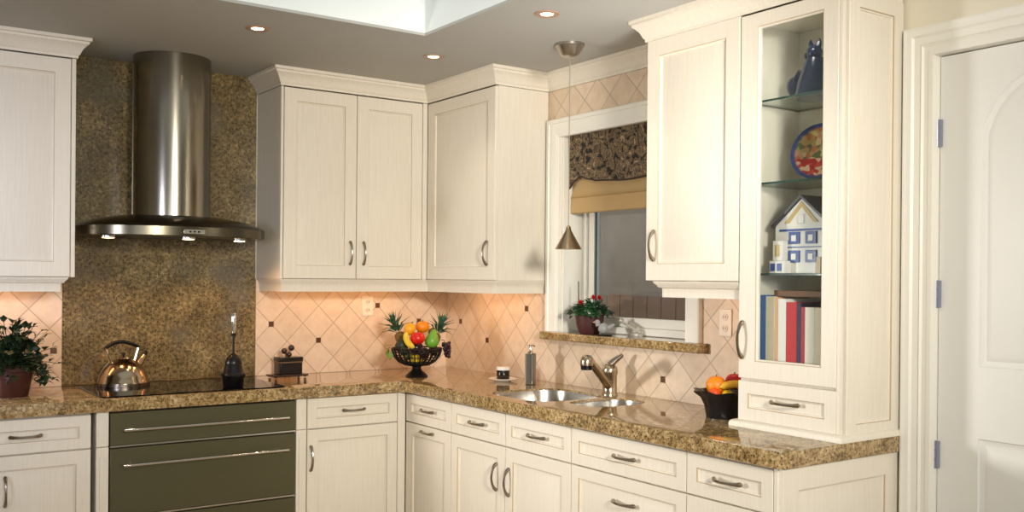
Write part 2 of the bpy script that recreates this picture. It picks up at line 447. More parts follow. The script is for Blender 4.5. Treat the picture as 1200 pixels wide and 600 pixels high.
# ------------------------------------------------------------------ countertop with sink cut-out
def rrect(cx, cy, hx, hy, r, n=8):
    pts = []
    for (sx, sy, a0) in ((1, 1, 0), (-1, 1, PI / 2), (-1, -1, PI), (1, -1, 1.5 * PI)):
        for k in range(n + 1):
            a = a0 + PI / 2 * k / n
            pts.append((cx + sx * (hx - r) + r * math.cos(a), cy + sy * (hy - r) + r * math.sin(a)))
    return pts
BOWL_A = rrect(-0.358, -1.505, 0.212, 0.232, 0.13)
BOWL_B = rrect(-0.300, -1.880, 0.172, 0.118, 0.10)
def counter():
    outer = [(-2.75, -0.65), (-0.70, -0.65)]
    for k in range(1, 6):                                  # inner corner eased
        a = PI / 2 * k / 6
        outer.append((-0.70 + 0.05 * math.sin(a), -0.70 + 0.05 * math.cos(a)))
    outer += [(-0.65, -0.70)]
    outer += [(-0.65, -3.10)]
    for k in range(1, 6):
        a = PI / 2 * k / 6
        outer.append((-0.65 + 0.032 * (1 - math.cos(a)), -3.10 - 0.032 * math.sin(a)))
    outer += [(-0.618, -3.132), (0.0117, -3.132), (0.0117, 0.0117), (-2.75, 0.0117)]
    bm = bmesh.new()
    def loop(pts, z):
        vs = [bm.verts.new((x, y, z)) for x, y in pts]
        return vs, [bm.edges.new((vs[i], vs[(i + 1) % len(vs)])) for i in range(len(vs))]
    lo, eo = loop(outer, ZC1); la, ea = loop(BOWL_A, ZC1); lb, eb = loop(BOWL_B, ZC1)
    bmesh.ops.triangle_fill(bm, use_beauty=True, use_dissolve=False, edges=eo + ea + eb)
    top = list(bm.faces)
    mp = {}
    for L in (lo, la, lb):
        for v in L: mp[v] = bm.verts.new((v.co.x, v.co.y, ZC0))
    for f in top: bm.faces.new([mp[v] for v in reversed(f.verts)])
    for L in (lo, la, lb):
        for i in range(len(L)):
            a, b = L[i], L[(i + 1) % len(L)]
            bm.faces.new((a, b, mp[b], mp[a]))
    bmesh.ops.recalc_face_normals(bm, faces=bm.faces)
    so = set(lo); sob = {mp[v] for v in lo}
    def front(v): return v.co.y < -0.01 and v.co.x < 0.005
    be = [e for e in bm.edges if (all(v in so for v in e.verts) or all(v in sob for v in e.verts)) and len(e.link_faces) == 2
          and e.calc_face_angle(0) > 0.5 and (any(front(v) for v in e.verts)) ]
    bmesh.ops.bevel(bm, geom=be, offset=0.014, segments=4, profile=0.5, affect='EDGES', clamp_overlap=True)
    g = G(); g.bm = bm
    return obj('countertop', g, COUNTER, angle=40)
tag(counter(), 'speckled golden granite countertop wrapping the kitchen corner', 'countertop')

# ------------------------------------------------------------------ sink and faucet
t = thing('sink', 'double-bowl stainless sink sunk in the granite counter below the window', 'sink', (-0.35, -1.65, ZC0))
def bowl(pts, depth):
    cx = sum(p[0] for p in pts) / len(pts); cy = sum(p[1] for p in pts) / len(pts)
    def ring(s, z, grow=0.0): return [((cx + (x - cx) * s) + 0.35, (cy + (y - cy) * s) + 1.65, z) for x, y in pts]
    g = G()
    g.rings([ring(0.994, 0.047), ring(0.982, 0.048), ring(0.974, 0.040), ring(0.955, -depth * 0.6), ring(0.92, -depth * 0.87), ring(0.80, -depth), ring(0.15, -depth - 0.004)], cap0=False)
    return g
for nm, pts, d in (('large_basin', BOWL_A, 0.20), ('small_basin', BOWL_B, 0.15)):
    b = obj(nm, bowl(pts, d), STEEL, t, angle=60)
    cx = sum(p[0] for p in pts) / len(pts) + 0.35; cy = sum(p[1] for p in pts) / len(pts) + 1.65
    obj('drain', G().lathe([(0.001, -d + 0.001), (0.036, -d + 0.001), (0.040, -d + 0.004), (0.036, -d + 0.006), (0.02, -d + 0.003), (0.001, -d + 0.003)], (cx, cy, 0), 24), CHROME, b)

FX, FY = -0.105, -1.668
t = thing('faucet', 'nickel single-lever faucet with an angled spout behind the sink', 'faucet', (FX, FY, ZC1))
obj('base_body', G().lathe([(0.001, 0), (0.038, 0), (0.038, 0.006), (0.034, 0.012), (0.0335, 0.05), (0.034, 0.095), (0.037, 0.10), (0.037, 0.122), (0.033, 0.134), (0.020, 0.144), (0.001, 0.147)], n=28), NICKEL, t)
hx, hy = -0.345 - FX, -1.800 - FY
pts = []; rad = []
for i in range(13):
    k = i / 12
    pts.append((hx * k, hy * k, 0.030 + 0.158 * k + 0.004 * math.sin(PI * k))); rad.append(0.0195 - 0.001 * k)
pts += [(hx * 1.05, hy * 1.05, 0.190), (hx * 1.10, hy * 1.10, 0.178)]; rad += [0.021, 0.022]
sp = obj('spout', G().tube(pts, rad, 14), NICKEL, t)
hd = Vector((hx * 1.08, hy * 1.08, 0.0))
g = G().lathe([(0.001, 0.210), (0.016, 0.207), (0.026, 0.197), (0.030, 0.180), (0.029, 0.162), (0.001, 0.162)], (hd.x, hd.y, 0), 20)
obj('spray_head', g, NICKEL, t)
obj('nozzle', G().lathe([(0.001, 0.1618), (0.028, 0.1618), (0.026, 0.142), (0.001, 0.142)], (hd.x, hd.y, 0), 20), BLACK, t)
obj('lever', G().tube([(0.0, 0.0, 0.140), (0.012, -0.010, 0.156), (0.030, -0.030, 0.178), (0.040, -0.046, 0.190)], [0.017, 0.016, 0.013, 0.008], 12), PEWTER, t)

# ------------------------------------------------------------------ backsplashes
gs = tag(obj('granite_backsplash', G().box(-2.197, -1.222, 0.003, 0.0118, ZC1 + 0.0005, CEIL - 0.001), SLAB), 'full-height olive granite panel behind the range hood and kettle', 'backsplash')
def accents(parent, spots, plane):
    for a, z in spots:
        h = 0.0145
        if plane == 'y': g = G().box(a - h, a + h, -0.003, 0.0, z - h, z + h)
        else: g = G().box(-0.003, 0.0, a - h, a + h, z - h, z + h)
        obj('accent_tile', g, ACCENT, parent, bevel=0.001)
def bp(i, j): return (-0.944 + HX * i, 1.198 + HZ * j)
def rp(i, j): return (-0.46 - HY * i, 1.102 + HZ * j)
t = thing('tile_backsplash', 'cream diagonal tile backsplash behind the corner fruit bowl', 'backsplash')
obj('tile_field', G().box(-1.219, -0.0005, 0.0, 0.0118, ZC1 + 0.0002, 1.449), TILEB, t, smooth=False)
accents(t, [bp(-2, 0), bp(1, -1), bp(5, 1), bp(8, 0)], 'y')
t = thing('tile_backsplash', 'cream diagonal tile backsplash at the far left, behind the potted ivy', 'backsplash')
obj('tile_field', G().box(-2.75, -2.1985, 0.0, 0.0118, ZC1 + 0.0002, 1.449), TILEB, t, smooth=False)
accents(t, [(-2.235, 1.09)], 'y')
t = thing('tile_backsplash', 'cream diagonal tile backsplash on the right wall below the granite window sill', 'backsplash')
g = G()
zz = 1.449
for y0, y1, za, zb in ((-0.0005, -1.043, 1.1845, zz), (-0.0005, -2.66, ZC1 + 0.0002, 1.1405), (-2.1555, -2.66, 1.1845, zz), (-0.0005, -1.034, 1.1405, 1.1845), (-2.21, -2.66, 1.1405, 1.1845)):
    g.box(0.0, 0.0118, y1, y0, za, zb)
obj('tile_field', g, TILER, t, smooth=False)
accents(t, [rp(-3, 1), rp(0, 0), rp(4, 2), rp(15, -1), rp(2, -2) if False else rp(20, 0)][:4], 'x')
t = thing('tile_backsplash', 'narrow band of pale diagonal tile above the window casing', 'backsplash')
obj('tile_field', G().box(0.0, 0.0118, -2.146, -1.033, 2.2985, ZUT), TILER, t, smooth=False)

# ------------------------------------------------------------------ wall cabinets
def wall_cabinet(label, loc, rz, w, d, doors, body=None, z0=1.45):
    t = thing('wall_cabinet', label, 'cabinet', loc, rz)
    obj('carcass', G().box(0.0005, w - 0.0005, 0.0195, d, z0 - 1.45 , ZUT - 1.45), CREAM, t, bevel=0.0015)
    for a, b, hx, hz in doors:
        dr = obj('door', G().panel_front(a, b, 0.002, ZUT - 1.45 - 0.004, 0.019, 0.068), [CREAM, GLAZE], t)
        bow_pull(dr, hx, hz - 1.45, True)
    return t
RAILP = [(0, 0), (-0.002, -0.008), (-0.010, -0.018), (-0.014, -0.032), (-0.015, -0.036), (-0.015, -0.067), (-0.035, -0.067), (-0.035, 0)]
def local_path(path, loc, rz):
    c, s_ = math.cos(-rz), math.sin(-rz)
    return [((x - loc[0]) * c - (y - loc[1]) * s_, (x - loc[0]) * s_ + (y - loc[1]) * c) for x, y in path]
def moulding(name, t, path, prof, z, prv=None, nxt=None):
    loc = t.location; rz = t.rotation_euler[2]
    lp = local_path(path, loc, rz)
    p = local_path([prv], loc, rz)[0] if prv else None
    n = local_path([nxt], loc, rz)[0] if nxt else None
    return obj(name, G().sweep(lp, prof, z - loc[2], p, n), CREAM, t)

# left cabinet
c = wall_cabinet('cream wall cabinet at the top left, beside the range hood', (-2.80, -0.35, 1.45), 0, 2.80 - 2.207, 0.3495,
                 [(0.004, 0.570, 0.05, 1.59)])
obj('side_stile', G().box(0.574, 0.5925, 0.004, 0.0193, 0.0, ZUT - 1.45), CREAM, c, bevel=0.002)
moulding('crown', c, [(-2.80, -0.35), (-2.207, -0.35), (-2.207, 0.0)], CROWN, ZUT + 0.001)
LR2 = [(0.028, 0), (0.026, -0.008), (0.016, -0.018), (0.012, -0.026), (0.002, -0.028), (0.0, -0.034), (0.0, -0.066), (-0.018, -0.066), (-0.018, 0)]
moulding('light_rail', c, [(-2.80, -0.318), (-2.262, -0.318), (-2.262, 0.0)], LR2, 1.4495)
# corner pair
DU = 0.341
c1 = wall_cabinet('cream two-door wall cabinet right of the range hood', (-1.217, -DU, 1.45), 0, 1.217 - 0.3415, 0.3405,
                  [(0.018, 0.432, 0.396, 1.592), (0.436, 0.842, 0.476, 1.592)])
obj('side_stile', G().box(0.0005, 0.015, 0.003, 0.0193, 0.0, ZUT - 1.45), CREAM, c1, bevel=0.002)
obj('corner_stile', G().box(0.846, 0.8755, 0.0, 0.0193, 0.0, ZUT - 1.45), CREAM, c1, bevel=0.002)
P_ = [(-1.217, 0.0), (-1.217, -DU), (-DU, -DU), (-DU, -1.032), (0.0, -1.032)]
moulding('crown', c1, P_[:3], CROWN, ZUT + 0.001, nxt=P_[3])
moulding('light_rail', c1, P_[:3], RAILP, 1.4495, nxt=P_[3])
c2 = wall_cabinet('cream single-door wall cabinet in the corner, left of the window', (-DU, -0.342, 1.45), R90, 1.032 - 0.342, 0.3405,
                  [(0.0012, 0.688, 0.622, 1.592)])
moulding('crown', c2, P_[2:], CROWN, ZUT + 0.001, prv=P_[1], nxt=(0.0, -1.5))
moulding('light_rail', c2, P_[2:4] + [(0.0, -1.032)], RAILP, 1.4495, prv=P_[1])

# right cabinet
DR = 0.33
RY0, RY1, RY2 = -2.147, -2.658, -3.112
c3 = wall_cabinet('cream single-door wall cabinet between the window and the glass cupboard', (-DR, RY0, 1.456), R90, RY0 * -1 * -1 - RY1, DR - 0.0005,
                  [(0.003, 0.508, 0.052, 1.597)], z0=1.451)
moulding('crown', c3, [(0.0, RY0), (-DR, RY0), (-DR, RY1)], CROWN, ZUT + 0.001, prv=(0.0, RY0 + 0.5))
moulding('light_rail', c3, [(0.0, RY0 + -0.075), (-0.302, RY0 - 0.075), (-0.302, RY1 + 0.001)], LR2, 1.4555)

# glass cupboard (tower)
t = thing('display_cupboard', 'tall cream glass-door cupboard standing on the right end of the counter', 'cabinet', (-DR, RY1, ZC1), R90)
W = RY1 - RY2; ZT = ZUT - ZC1; D = DR
ZF = 1.145 - ZC1                                # floor of the glazed part
g = G()
g.box(0.0005, 0.018, 0.0195, D - 0.0005, 0.001, ZT); g.box(W - 0.018, W - 0.0005, 0.0195, D - 0.0005, 0.001, ZT)
g.box(0.018, W - 0.018, D - 0.012, D - 0.0005, 0.001, ZT); g.box(0.018, W - 0.018, 0.0195, D - 0.012, ZT - 0.02, ZT)
g.box(0.018, W - 0.018, 0.0195, D - 0.012, ZF - 0.018, ZF); g.box(0.018, W - 0.018, 0.0195, D - 0.012, 0.001, 0.02)
g.box(0.018, W - 0.018, 0.0195, 0.035, 0.02, ZF - 0.018)
obj('carcass', g, CREAM, t, bevel=0.001)
obj('front_stile', G().box(W - 0.017, W - 0.0005, 0.001, 0.0193, 0.02, ZT), CREAM, t, bevel=0.003)
# side panel (faces the doorway), recessed
g = G().panel_front(0.0, D - 0.020, 0.001, ZT, 0.012, 0.055)
sp = obj('side_panel', g, [CREAM, GLAZE], t); sp.rotation_euler = (0, 0, -R90); sp.location = (W + 0.0115, 0.0195, 0)
# glazed door
def frame_ring(x0, x1, z0, z1, ox0, ox1, oz0, oz1, t_=0.019):
    g = G()
    def r(a, b, c_, d, y): return [(a, y, c_), (b, y, c_), (b, y, d), (a, y, d)]
    g.rings([r(ox0 , ox1, oz0, oz1, t_), r(x0, x1, z0, z1, t_), r(x0, x1, z0, z1, 0.002), r(x0 + .002, x1 - .002, z0 + .002, z1 - .002, 0.0),
             r(ox0 - .008, ox1 + .008, oz0 - .008, oz1 + .008, 0.0), r(ox0 - .006, ox1 + .006, oz0 - .006, oz1 + .006, 0.004), r(ox0, ox1, oz0, oz1, 0.008), r(ox0, ox1, oz0, oz1, t_)],
            cap0=False, cap1=False, mats=[0, 0, 0, 0, 1, 0, 0])
    return g
dz0, dz1 = 1.097 - ZC1, ZT - 0.004
go = (2.749 + RY1, 3.026 + RY1, 1.170 - ZC1, 2.392 - ZC1)   # glass opening in local x
d = obj('glass_door', frame_ring(0.004, 0.437, dz0, dz1, *go), [CREAM, GLAZE], t)
obj('pane', G().box(go[0] - 0.004, go[1] + 0.004, 0.010, 0.013, go[2] - 0.004, go[3] + 0.004), PANE, d, smooth=False)
bow_pull(d, 0.024, 1.240 - ZC1, True, ln=0.13)
dw = obj('drawer', G().panel_front(0.004, 0.437, 0.940 - ZC1, 1.087 - ZC1, 0.019, 0.046), [CREAM, GLAZE], t)
bow_pull(dw, 0.224, 1.021 - ZC1)
BASEM = [(0, 0), (0.022, 0), (0.022, 0.010), (0.019, 0.019), (0.012, 0.024), (0, 0.026)]
moulding('base_moulding', t, [(0.0, RY1 ), (-DR, RY1), (-DR, RY2 - 0.0005), (0.0, RY2 - 0.0005)], BASEM, ZC1 + 0.0005)
moulding('crown', t, [(-DR, RY1), (-DR, RY2), (0.0, RY2)], CROWN, ZUT + 0.001)
pk = obj('fill_puck', G().lathe([(0.001, 0), (0.034, 0), (0.034, -0.010), (0.028, -0.012), (0.001, -0.012)], (W / 2, 0.075, ZT - 0.0202), 24), STEEL, t)  # added lamp hidden behind the door's top rail to brighten the cupboard inside
obj('lens', G().lathe([(0.001, -0.0121), (0.026, -0.0121), (0.024, -0.015), (0.001, -0.016)], (W / 2, 0.075, ZT - 0.0202), 20), plain('fill_lens', (1, 1, 1, 1), emit=(1, 0.93, 0.82, 1), estr=4), pk)  # glowing face of the added cupboard lamp
SH = [2.130, 1.823, 1.485]
for z in SH:
    g = G().box(0.0195, W - 0.0195, 0.045, D - 0.0135, z - 0.004 - ZC1, z + 0.004 - ZC1)
    for f in g.bm.faces:
        f.material_index = 0 if abs(f.normal.z) > 0.5 or abs(sum(v.co.z for v in f.verts) / 4 - (z - ZC1)) > 0.003 else 1
    obj('glass_shelf', g, [SHELFG, SHELFE], t, smooth=False)

# ------------------------------------------------------------------ cupboard contents (world coordinates)
zfl = 1.1455
books = [('blue', rgb(60, 112, 178), 0.034, 0.262, 0.19, 'blue hardcover, leftmost of the tall books behind the glass door'),
         ('cream', rgb(236, 226, 196), 0.042, 0.258, 0.19, 'thick cream book just right of the blue hardcover'),
         ('peach', rgb(222, 170, 130), 0.016, 0.256, 0.18, 'thin peach-spined book between the thick cream and the white book'),
         ('white', rgb(240, 238, 230), 0.036, 0.250, 0.19, 'white book standing just left of the bright red one'),
         ('red', rgb(198, 26, 36), 0.048, 0.238, 0.19, 'thick bright red book in the glass cupboard'),
         ('navy', rgb(34, 30, 66), 0.018, 0.236, 0.18, 'thin navy book right of the thick red one'),
         ('crimson', rgb(168, 34, 66), 0.018, 0.222, 0.18, 'thin crimson book right of the thin navy one'),
         ('ivory', rgb(238, 232, 212), 0.040, 0.222, 0.19, 'ivory book right of the thin crimson one'),
         ('beige', rgb(224, 210, 180), 0.034, 0.222, 0.19, 'beige book at the right end of the row, beside the door frame')]
PAPER = plain('book_paper', rgb(230, 220, 196), 0.9)
y = -2.706
for nm, colr, th, hh, dp, lab in books:
    t = thing('book', lab, 'book', (-0.27, y - th / 2, zfl), R90, 'books in the glass cupboard')
    m = plain('book_' + nm, colr, 0.55)
    a = th / 2 - 0.0006
    g = G().box(-a, a, 0, 0.004, 0, hh).box(-a, -a + 0.003, 0.004, dp, 0, hh).box(a - 0.003, a, 0.004, dp, 0, hh)
    obj('cover', g, m, t, smooth=False)
    obj('pages', G().box(-a + 0.003, a - 0.003, 0.004, dp - 0.004, 0.004, hh - 0.004), PAPER, t, smooth=False)
    y -= th
t = thing('book', 'brown album lying flat on top of the upright books', 'book', (-0.17, -2.95, zfl + 0.2505), 0)
BRN = plain('brown_leather', rgb(112, 78, 48), 0.6)
obj('cover', G().box(-0.09, 0.08, -0.12, 0.095, 0.0, 0.004).box(-0.09, 0.08, -0.12, 0.095, 0.018, 0.022).box(-0.09, -0.086, -0.12, 0.095, 0.004, 0.018), BRN, t, bevel=0.001)
obj('pages', G().box(-0.086, 0.076, -0.116, 0.091, 0.004, 0.018), PAPER, t, smooth=False)
t.location = (-0.17, -2.865, zfl + 0.2585)

# house-shaped canister
BLUE = plain('cobalt_glaze', rgb(44, 78, 150), 0.2); OCHRE = plain('ochre_glaze', rgb(190, 158, 84), 0.3); DKROOF = plain('slate_roof', rgb(58, 56, 66), 0.35)
t = thing('house_ornament', 'white and blue ceramic cottage on the lowest glass shelf', 'ornament', (-0.17, -2.868, SH[2] + 0.0042), R90)
g = G()
hw, hd_, hh, hp = 0.120, 0.06, 0.175, 0.275
g.rings([[(-hw, s_ * hd_, 0), (hw, s_ * hd_, 0), (hw, s_ * hd_, hh), (0.0, s_ * hd_, hp), (-hw, s_ * hd_, hh)] for s_ in (-1, 1)])
obj('walls', g, CERAM, t, bevel=0.002)
g = G()
for s_ in (-1, 1):
    g.rings([[(s_ * 0.128, yy, hh - 0.006), (0.0, yy, hp + 0.002), (0.0, yy, hp + 0.012), (s_ * 0.132, yy, hh + 0.003)] for yy in (-0.070, 0.070)])
obj('roof', g, DKROOF, t)
obj('gable_trim', G().rings([[(-0.075, yy, hh + 0.010), (-0.055, yy, hh + 0.010), (0.0, yy, hp - 0.030), (0.0, yy, hp - 0.012)] for yy in (-0.063, -0.060)]).rings([[(0.075, yy, hh + 0.010), (0.055, yy, hh + 0.010), (0.0, yy, hp - 0.030), (0.0, yy, hp - 0.012)] for yy in (-0.063, -0.060)]), OCHRE, t)
obj('string_course', G().box(-0.097, 0.097, -0.064, 0.062, 0.155, 0.163), BLUE, t)
obj('string_course', G().box(-0.097, 0.097, -0.064, 0.062, 0.094, 0.098), BLUE, t)
for x in (-0.030, 0.045):
    for z in (0.108, 0.04):
        wdw = obj('window', G().box(x - 0.024, x + 0.024, -0.066, -0.060, z, z + 0.044), BLUE, t, bevel=0.001)
        obj('pane', G().box(x - 0.010, x + 0.010, -0.068, -0.066, z + 0.010, z + 0.032), CERAM, wdw)
obj('door', G().box(0.066, 0.088, -0.065, -0.060, 0.0, 0.06), OCHRE, t)
obj('attic_window', G().box(-0.012, 0.012, -0.066, -0.060, 0.182, 0.215), CERAM, t, bevel=0.001)
po = obj('porch', G().box(-0.115, -0.045, -0.098, -0.0605, 0, 0.046).box(-0.105, -0.060, -0.092, -0.0605, 0.046, 0.12), CERAM, t, bevel=0.002)
for x in (-0.098, -0.068): obj('lattice_panel', G().box(x - 0.010, x + 0.010, -0.1005, -0.098, 0.008, 0.036), BLUE, po)
obj('arch_panel', G().box(-0.092, -0.074, -0.0945, -0.092, 0.062, 0.105), OCHRE, po)

# painted plate
def plate_mat():
    m, nt, p = new_mat('painted_plate')
    tc = N(nt, 'ShaderNodeTexCoord'); v = tc.outputs['Object']
    ln = N(nt, 'ShaderNodeVectorMath', operation='LENGTH'); nt.links.new(v, ln.inputs[0])
    vo = N(nt, 'ShaderNodeTexVoronoi'); vo.inputs['Scale'].default_value = 58; nt.links.new(v, vo.inputs['Vector'])
    sp_ = N(nt, 'ShaderNodeSeparateColor'); nt.links.new(vo.outputs['Color'], sp_.inputs[0])
    c = ramp(nt, sp_.outputs[0], [(0.0, rgb(186, 152, 84)), (0.3, rgb(198, 112, 62)), (0.45, rgb(214, 190, 128)), (0.62, rgb(104, 112, 62)), (0.8, rgb(206, 150, 110))], 'CONSTANT')
    sz = N(nt, 'ShaderNodeSeparateXYZ'); nt.links.new(v, sz.inputs[0])
    low = ramp(nt, sz.outputs['Z'], [(0.0, (0, 0, 0, 1)), (0.001, (0, 0, 0, 1))])
    lt = N(nt, 'ShaderNodeMath', operation='LESS_THAN'); lt.inputs[1].default_value = -0.022; nt.links.new(sz.outputs['Z'], lt.inputs[0])
    red = ramp(nt, sp_.outputs[1], [(0.0, rgb(190, 40, 36)), (0.55, rgb(214, 74, 56)), (0.8, rgb(230, 190, 150))], 'CONSTANT')
    c = mixc(nt, lt.outputs[0], c, red)
    rim = ramp(nt, ln.outputs['Value'], [(0.092, (0, 0, 0, 1)), (0.095, (1, 1, 1, 1))])
    c = mixc(nt, rim, c, rgb(52, 66, 118))
    nt.links.new(c, p.inputs['Base Color']); p.inputs['Roughness'].default_value = 0.2
    return m
g = G(); prof = [(0.0005, 0.0), (0.055, 0.0), (0.075, -0.006), (0.108, -0.016), (0.108, -0.012), (0.075, 0.0), (0.055, 0.006), (0.0005, 0.006)]
n = 48
g.rings([[(r * math.cos(2 * PI * k / n), yy, r * math.sin(2 * PI * k / n)) for k in range(n)] for r, yy in prof])
pl = obj('plate', g, plate_mat()); tag(pl, 'round painted fruit plate with a blue rim standing on the middle glass shelf', 'plate')
pl.rotation_euler = (math.radians(-14), 0, R90 + 0.25); pl.location = (-0.150, -2.885, SH[1] + 0.0045 + 0.108)

# dark blue figurine
NAVY = plain('navy_glaze', rgb(24, 36, 66), 0.2)
t = thing('figurine', 'dark blue glazed figurine on the top glass shelf', 'ornament', (-0.15, -2.86, SH[0] + 0.0042), R90)
obj('body', G().lathe([(0.001, 0), (0.066, 0), (0.072, 0.02), (0.066, 0.06), (0.052, 0.10), (0.042, 0.13), (0.034, 0.15), (0.001, 0.155)], n=24), NAVY, t)
obj('head', G().ball((-0.004, 0, 0.172), 0.030, n=16, m=10).ball((-0.032, -0.002, 0.166), 0.015, n=12, m=8), NAVY, t)
obj('ear', G().tube([(-0.016, 0, 0.192), (-0.022, 0, 0.212), (-0.020, 0, 0.224)], [0.012, 0.008, 0.002], 8), NAVY, t)
obj('ear', G().tube([(0.012, 0, 0.194), (0.018, 0, 0.212), (0.018, 0, 0.222)], [0.012, 0.008, 0.002], 8), NAVY, t)
obj('paw', G().ball((-0.088, -0.012, 0.058), 0.026, sz=1.4, n=14, m=10).tube([(-0.082, -0.012, 0.07), (-0.05, -0.01, 0.105)], [0.018, 0.02], 10), NAVY, t)

# ------------------------------------------------------------------ range hood
HXc = -1.730
t = thing('range_hood', 'stainless cylinder range hood with a curved canopy over the cooktop', 'range hood', (HXc, -0.19, 1.648))
zt = CEIL - 1.648 - 0.001
obj('chimney', G().lathe([(0.001, 0.105), (0.186, 0.105), (0.186, zt), (0.001, zt)], n=64), plain('satin_steel', rgb(150, 144, 130), 0.19, 1.0), t)
def canopy_ring(s_, z, yb=0.186):
    """plan outline scaled towards the chimney; s=1 rim"""
    pts = []
    hwid, ys = 0.447, -0.06
    n = 28
    pts.append((-hwid * s_, yb, z))
    for k in range(n + 1):
        a = PI - PI * k / n
        x = hwid * math.cos(a); yy = ys - 0.255 * math.sin(a) ** 0.85
        if s_ < 1:
            x *= s_; yy = yy * s_ + (1 - s_) * 0.0
        pts.append((x, yy, z))
    pts.append((hwid * s_, yb, z))
    return pts
g = G().rings([canopy_ring(0.97, 0.0), canopy_ring(0.99, 0.0), canopy_ring(1.0, 0.004), canopy_ring(1.0, 0.046), canopy_ring(0.985, 0.052), canopy_ring(0.82, 0.082), canopy_ring(0.60, 0.102), canopy_ring(0.45, 0.108)])
obj('canopy', g, plain('dark_steel', rgb(96, 90, 76), 0.22, 1.0), t, angle=30)
obj('control_panel', G().box(-0.03, 0.07, -0.3185, -0.312, 0.012, 0.034), STEEL, t, bevel=0.002)
for x in (0.0, 0.02, 0.04): obj('button', G().box(x - 0.005, x + 0.005, -0.3205, -0.3185, 0.019, 0.027), BLACK, t)
for x, yy in ((-0.33, -0.14), (0.02, -0.22), (0.30, -0.14)):
    l = obj('lamp_housing', G().lathe([(0.001, -0.001), (0.034, -0.001), (0.034, -0.010), (0.028, -0.010), (0.028, -0.006), (0.001, -0.006)], (x, yy, 0), 20), STEEL, t)
    obj('lamp_glass', G().lathe([(0.001, -0.0065), (0.0275, -0.0065), (0.0275, -0.012), (0.001, -0.014)], (x, yy, 0), 20), HOODBULB, l)
# grease filters under the canopy
obj('filter', G().box(-0.24, 0.24, -0.10, 0.10, -0.004, 0.0), plain('filter_mesh', rgb(90, 86, 78), 0.5, 0.8), t)

# ------------------------------------------------------------------ cooktop, kettle, utensils
zc = ZC1 + 0.0006
g = G(); g.poly([(x, y_, 0) for x, y_ in rrect(-1.715, -0.350, 0.43, 0.262, 0.03)], (0, 0, 0.006))
ct = obj('cooktop', g, BLKGLASS, bevel=0.002); ct.location = (0, 0, zc); tag(ct, 'black glass cooktop set on the granite counter', 'cooktop')
zk = zc + 0.0062
KX, KY = -1.948, -0.165
t = thing('kettle', 'polished steel kettle with black arched handle on the left of the cooktop', 'kettle', (KX, KY, zk), 0.25); t.scale = (1, 1, 0.94)
COPPERY = plain('kettle_steel', rgb(178, 158, 132), 0.15, 1.0)
obj('body', G().lathe([(0.001, 0.0), (0.118, 0.0), (0.121, 0.006), (0.121, 0.018), (0.117, 0.026), (0.113, 0.045), (0.102, 0.075), (0.084, 0.103), (0.060, 0.126), (0.036, 0.138), (0.034, 0.141), (0.001, 0.143)], n=48), COPPERY, t)
obj('base_ring', G().lathe([(0.114, 0.0005), (0.1235, 0.0005), (0.1235, 0.016), (0.1205, 0.016)], n=48), plain('kettle_band', rgb(120, 110, 98), 0.25, 1.0), t)
lid = obj('lid', G().lathe([(0.001, 0.1432), (0.030, 0.1425), (0.034, 0.139), (0.036, 0.139), (0.032, 0.1465), (0.001, 0.150)], n=32), COPPERY, t)
obj('knob', G().lathe([(0.001, 0.148), (0.005, 0.149), (0.006, 0.156), (0.010, 0.160), (0.010, 0.168), (0.001, 0.172)], n=16), BLACK, lid)
pts = [(-0.092 + 0.172 * k / 12, 0, 0.196 + 0.030 * math.sin(PI * (k / 12) ** 0.85)) for k in range(13)]
obj('handle', G().tube(pts, [0.007] + [0.0095] * 11 + [0.0075], 12), BLACK, t)
obj('handle_arm', G().tube([(-0.062, 0, 0.120), (-0.076, 0, 0.155), (-0.090, 0, 0.198)], 0.0045, 8), CHROME, t)
obj('handle_arm', G().tube([(0.056, 0, 0.124), (0.066, 0, 0.155), (0.078, 0, 0.200)], 0.0045, 8), CHROME, t)
sp = obj('spout', G().tube([(0.072, 0, 0.100), (0.088, 0, 0.120), (0.104, 0, 0.142), (0.110, 0, 0.150)], [0.024, 0.019, 0.014, 0.013], 16), COPPERY, t)
obj('spout_lever', G().tube([(0.108, 0, 0.150), (0.118, 0, 0.162), (0.117, 0, 0.176)], [0.012, 0.009, 0.004], 10), BLACK, t)

t = thing('utensil_crock', 'black lidded pot standing at the right end of the cooktop', 'utensil holder', (-1.515, -0.50, zk))
obj('base', G().lathe([(0.001, 0), (0.046, 0), (0.050, 0.006), (0.052, 0.045), (0.056, 0.052), (0.056, 0.064), (0.050, 0.070), (0.044, 0.10), (0.040, 0.108), (0.001, 0.108)], n=28), BLACK, t)
for a in (0.5, 2.6, 4.0, 5.6): obj('lug', G().ball((0.052 * math.cos(a), 0.052 * math.sin(a), 0.058), 0.010, n=10, m=8), BLACK, t)
t2 = thing('kitchen_tool', 'long black kitchen tool with polished silver grip standing in the black pot', 'utensil', (-1.515, -0.50, zk + 0.1085))
obj('bell', G().lathe([(0.001, 0), (0.040, 0), (0.041, 0.010), (0.034, 0.030), (0.020, 0.046), (0.009, 0.054), (0.001, 0.055)], n=24), BLACK, t2)
obj('shaft', G().tube([(0, 0, 0.05), (0, 0, 0.140)], 0.0052, 10), BLACK, t2)
obj('collar', G().lathe([(0.001, 0.138), (0.013, 0.138), (0.014, 0.148), (0.009, 0.153), (0.001, 0.153)], n=16), BLACK, t2)
obj('grip', G().lathe([(0.001, 0.153), (0.008, 0.153), (0.0115, 0.175), (0.012, 0.205), (0.0125, 0.235), (0.008, 0.252), (0.001, 0.255)], n=16), CHROME, t2)

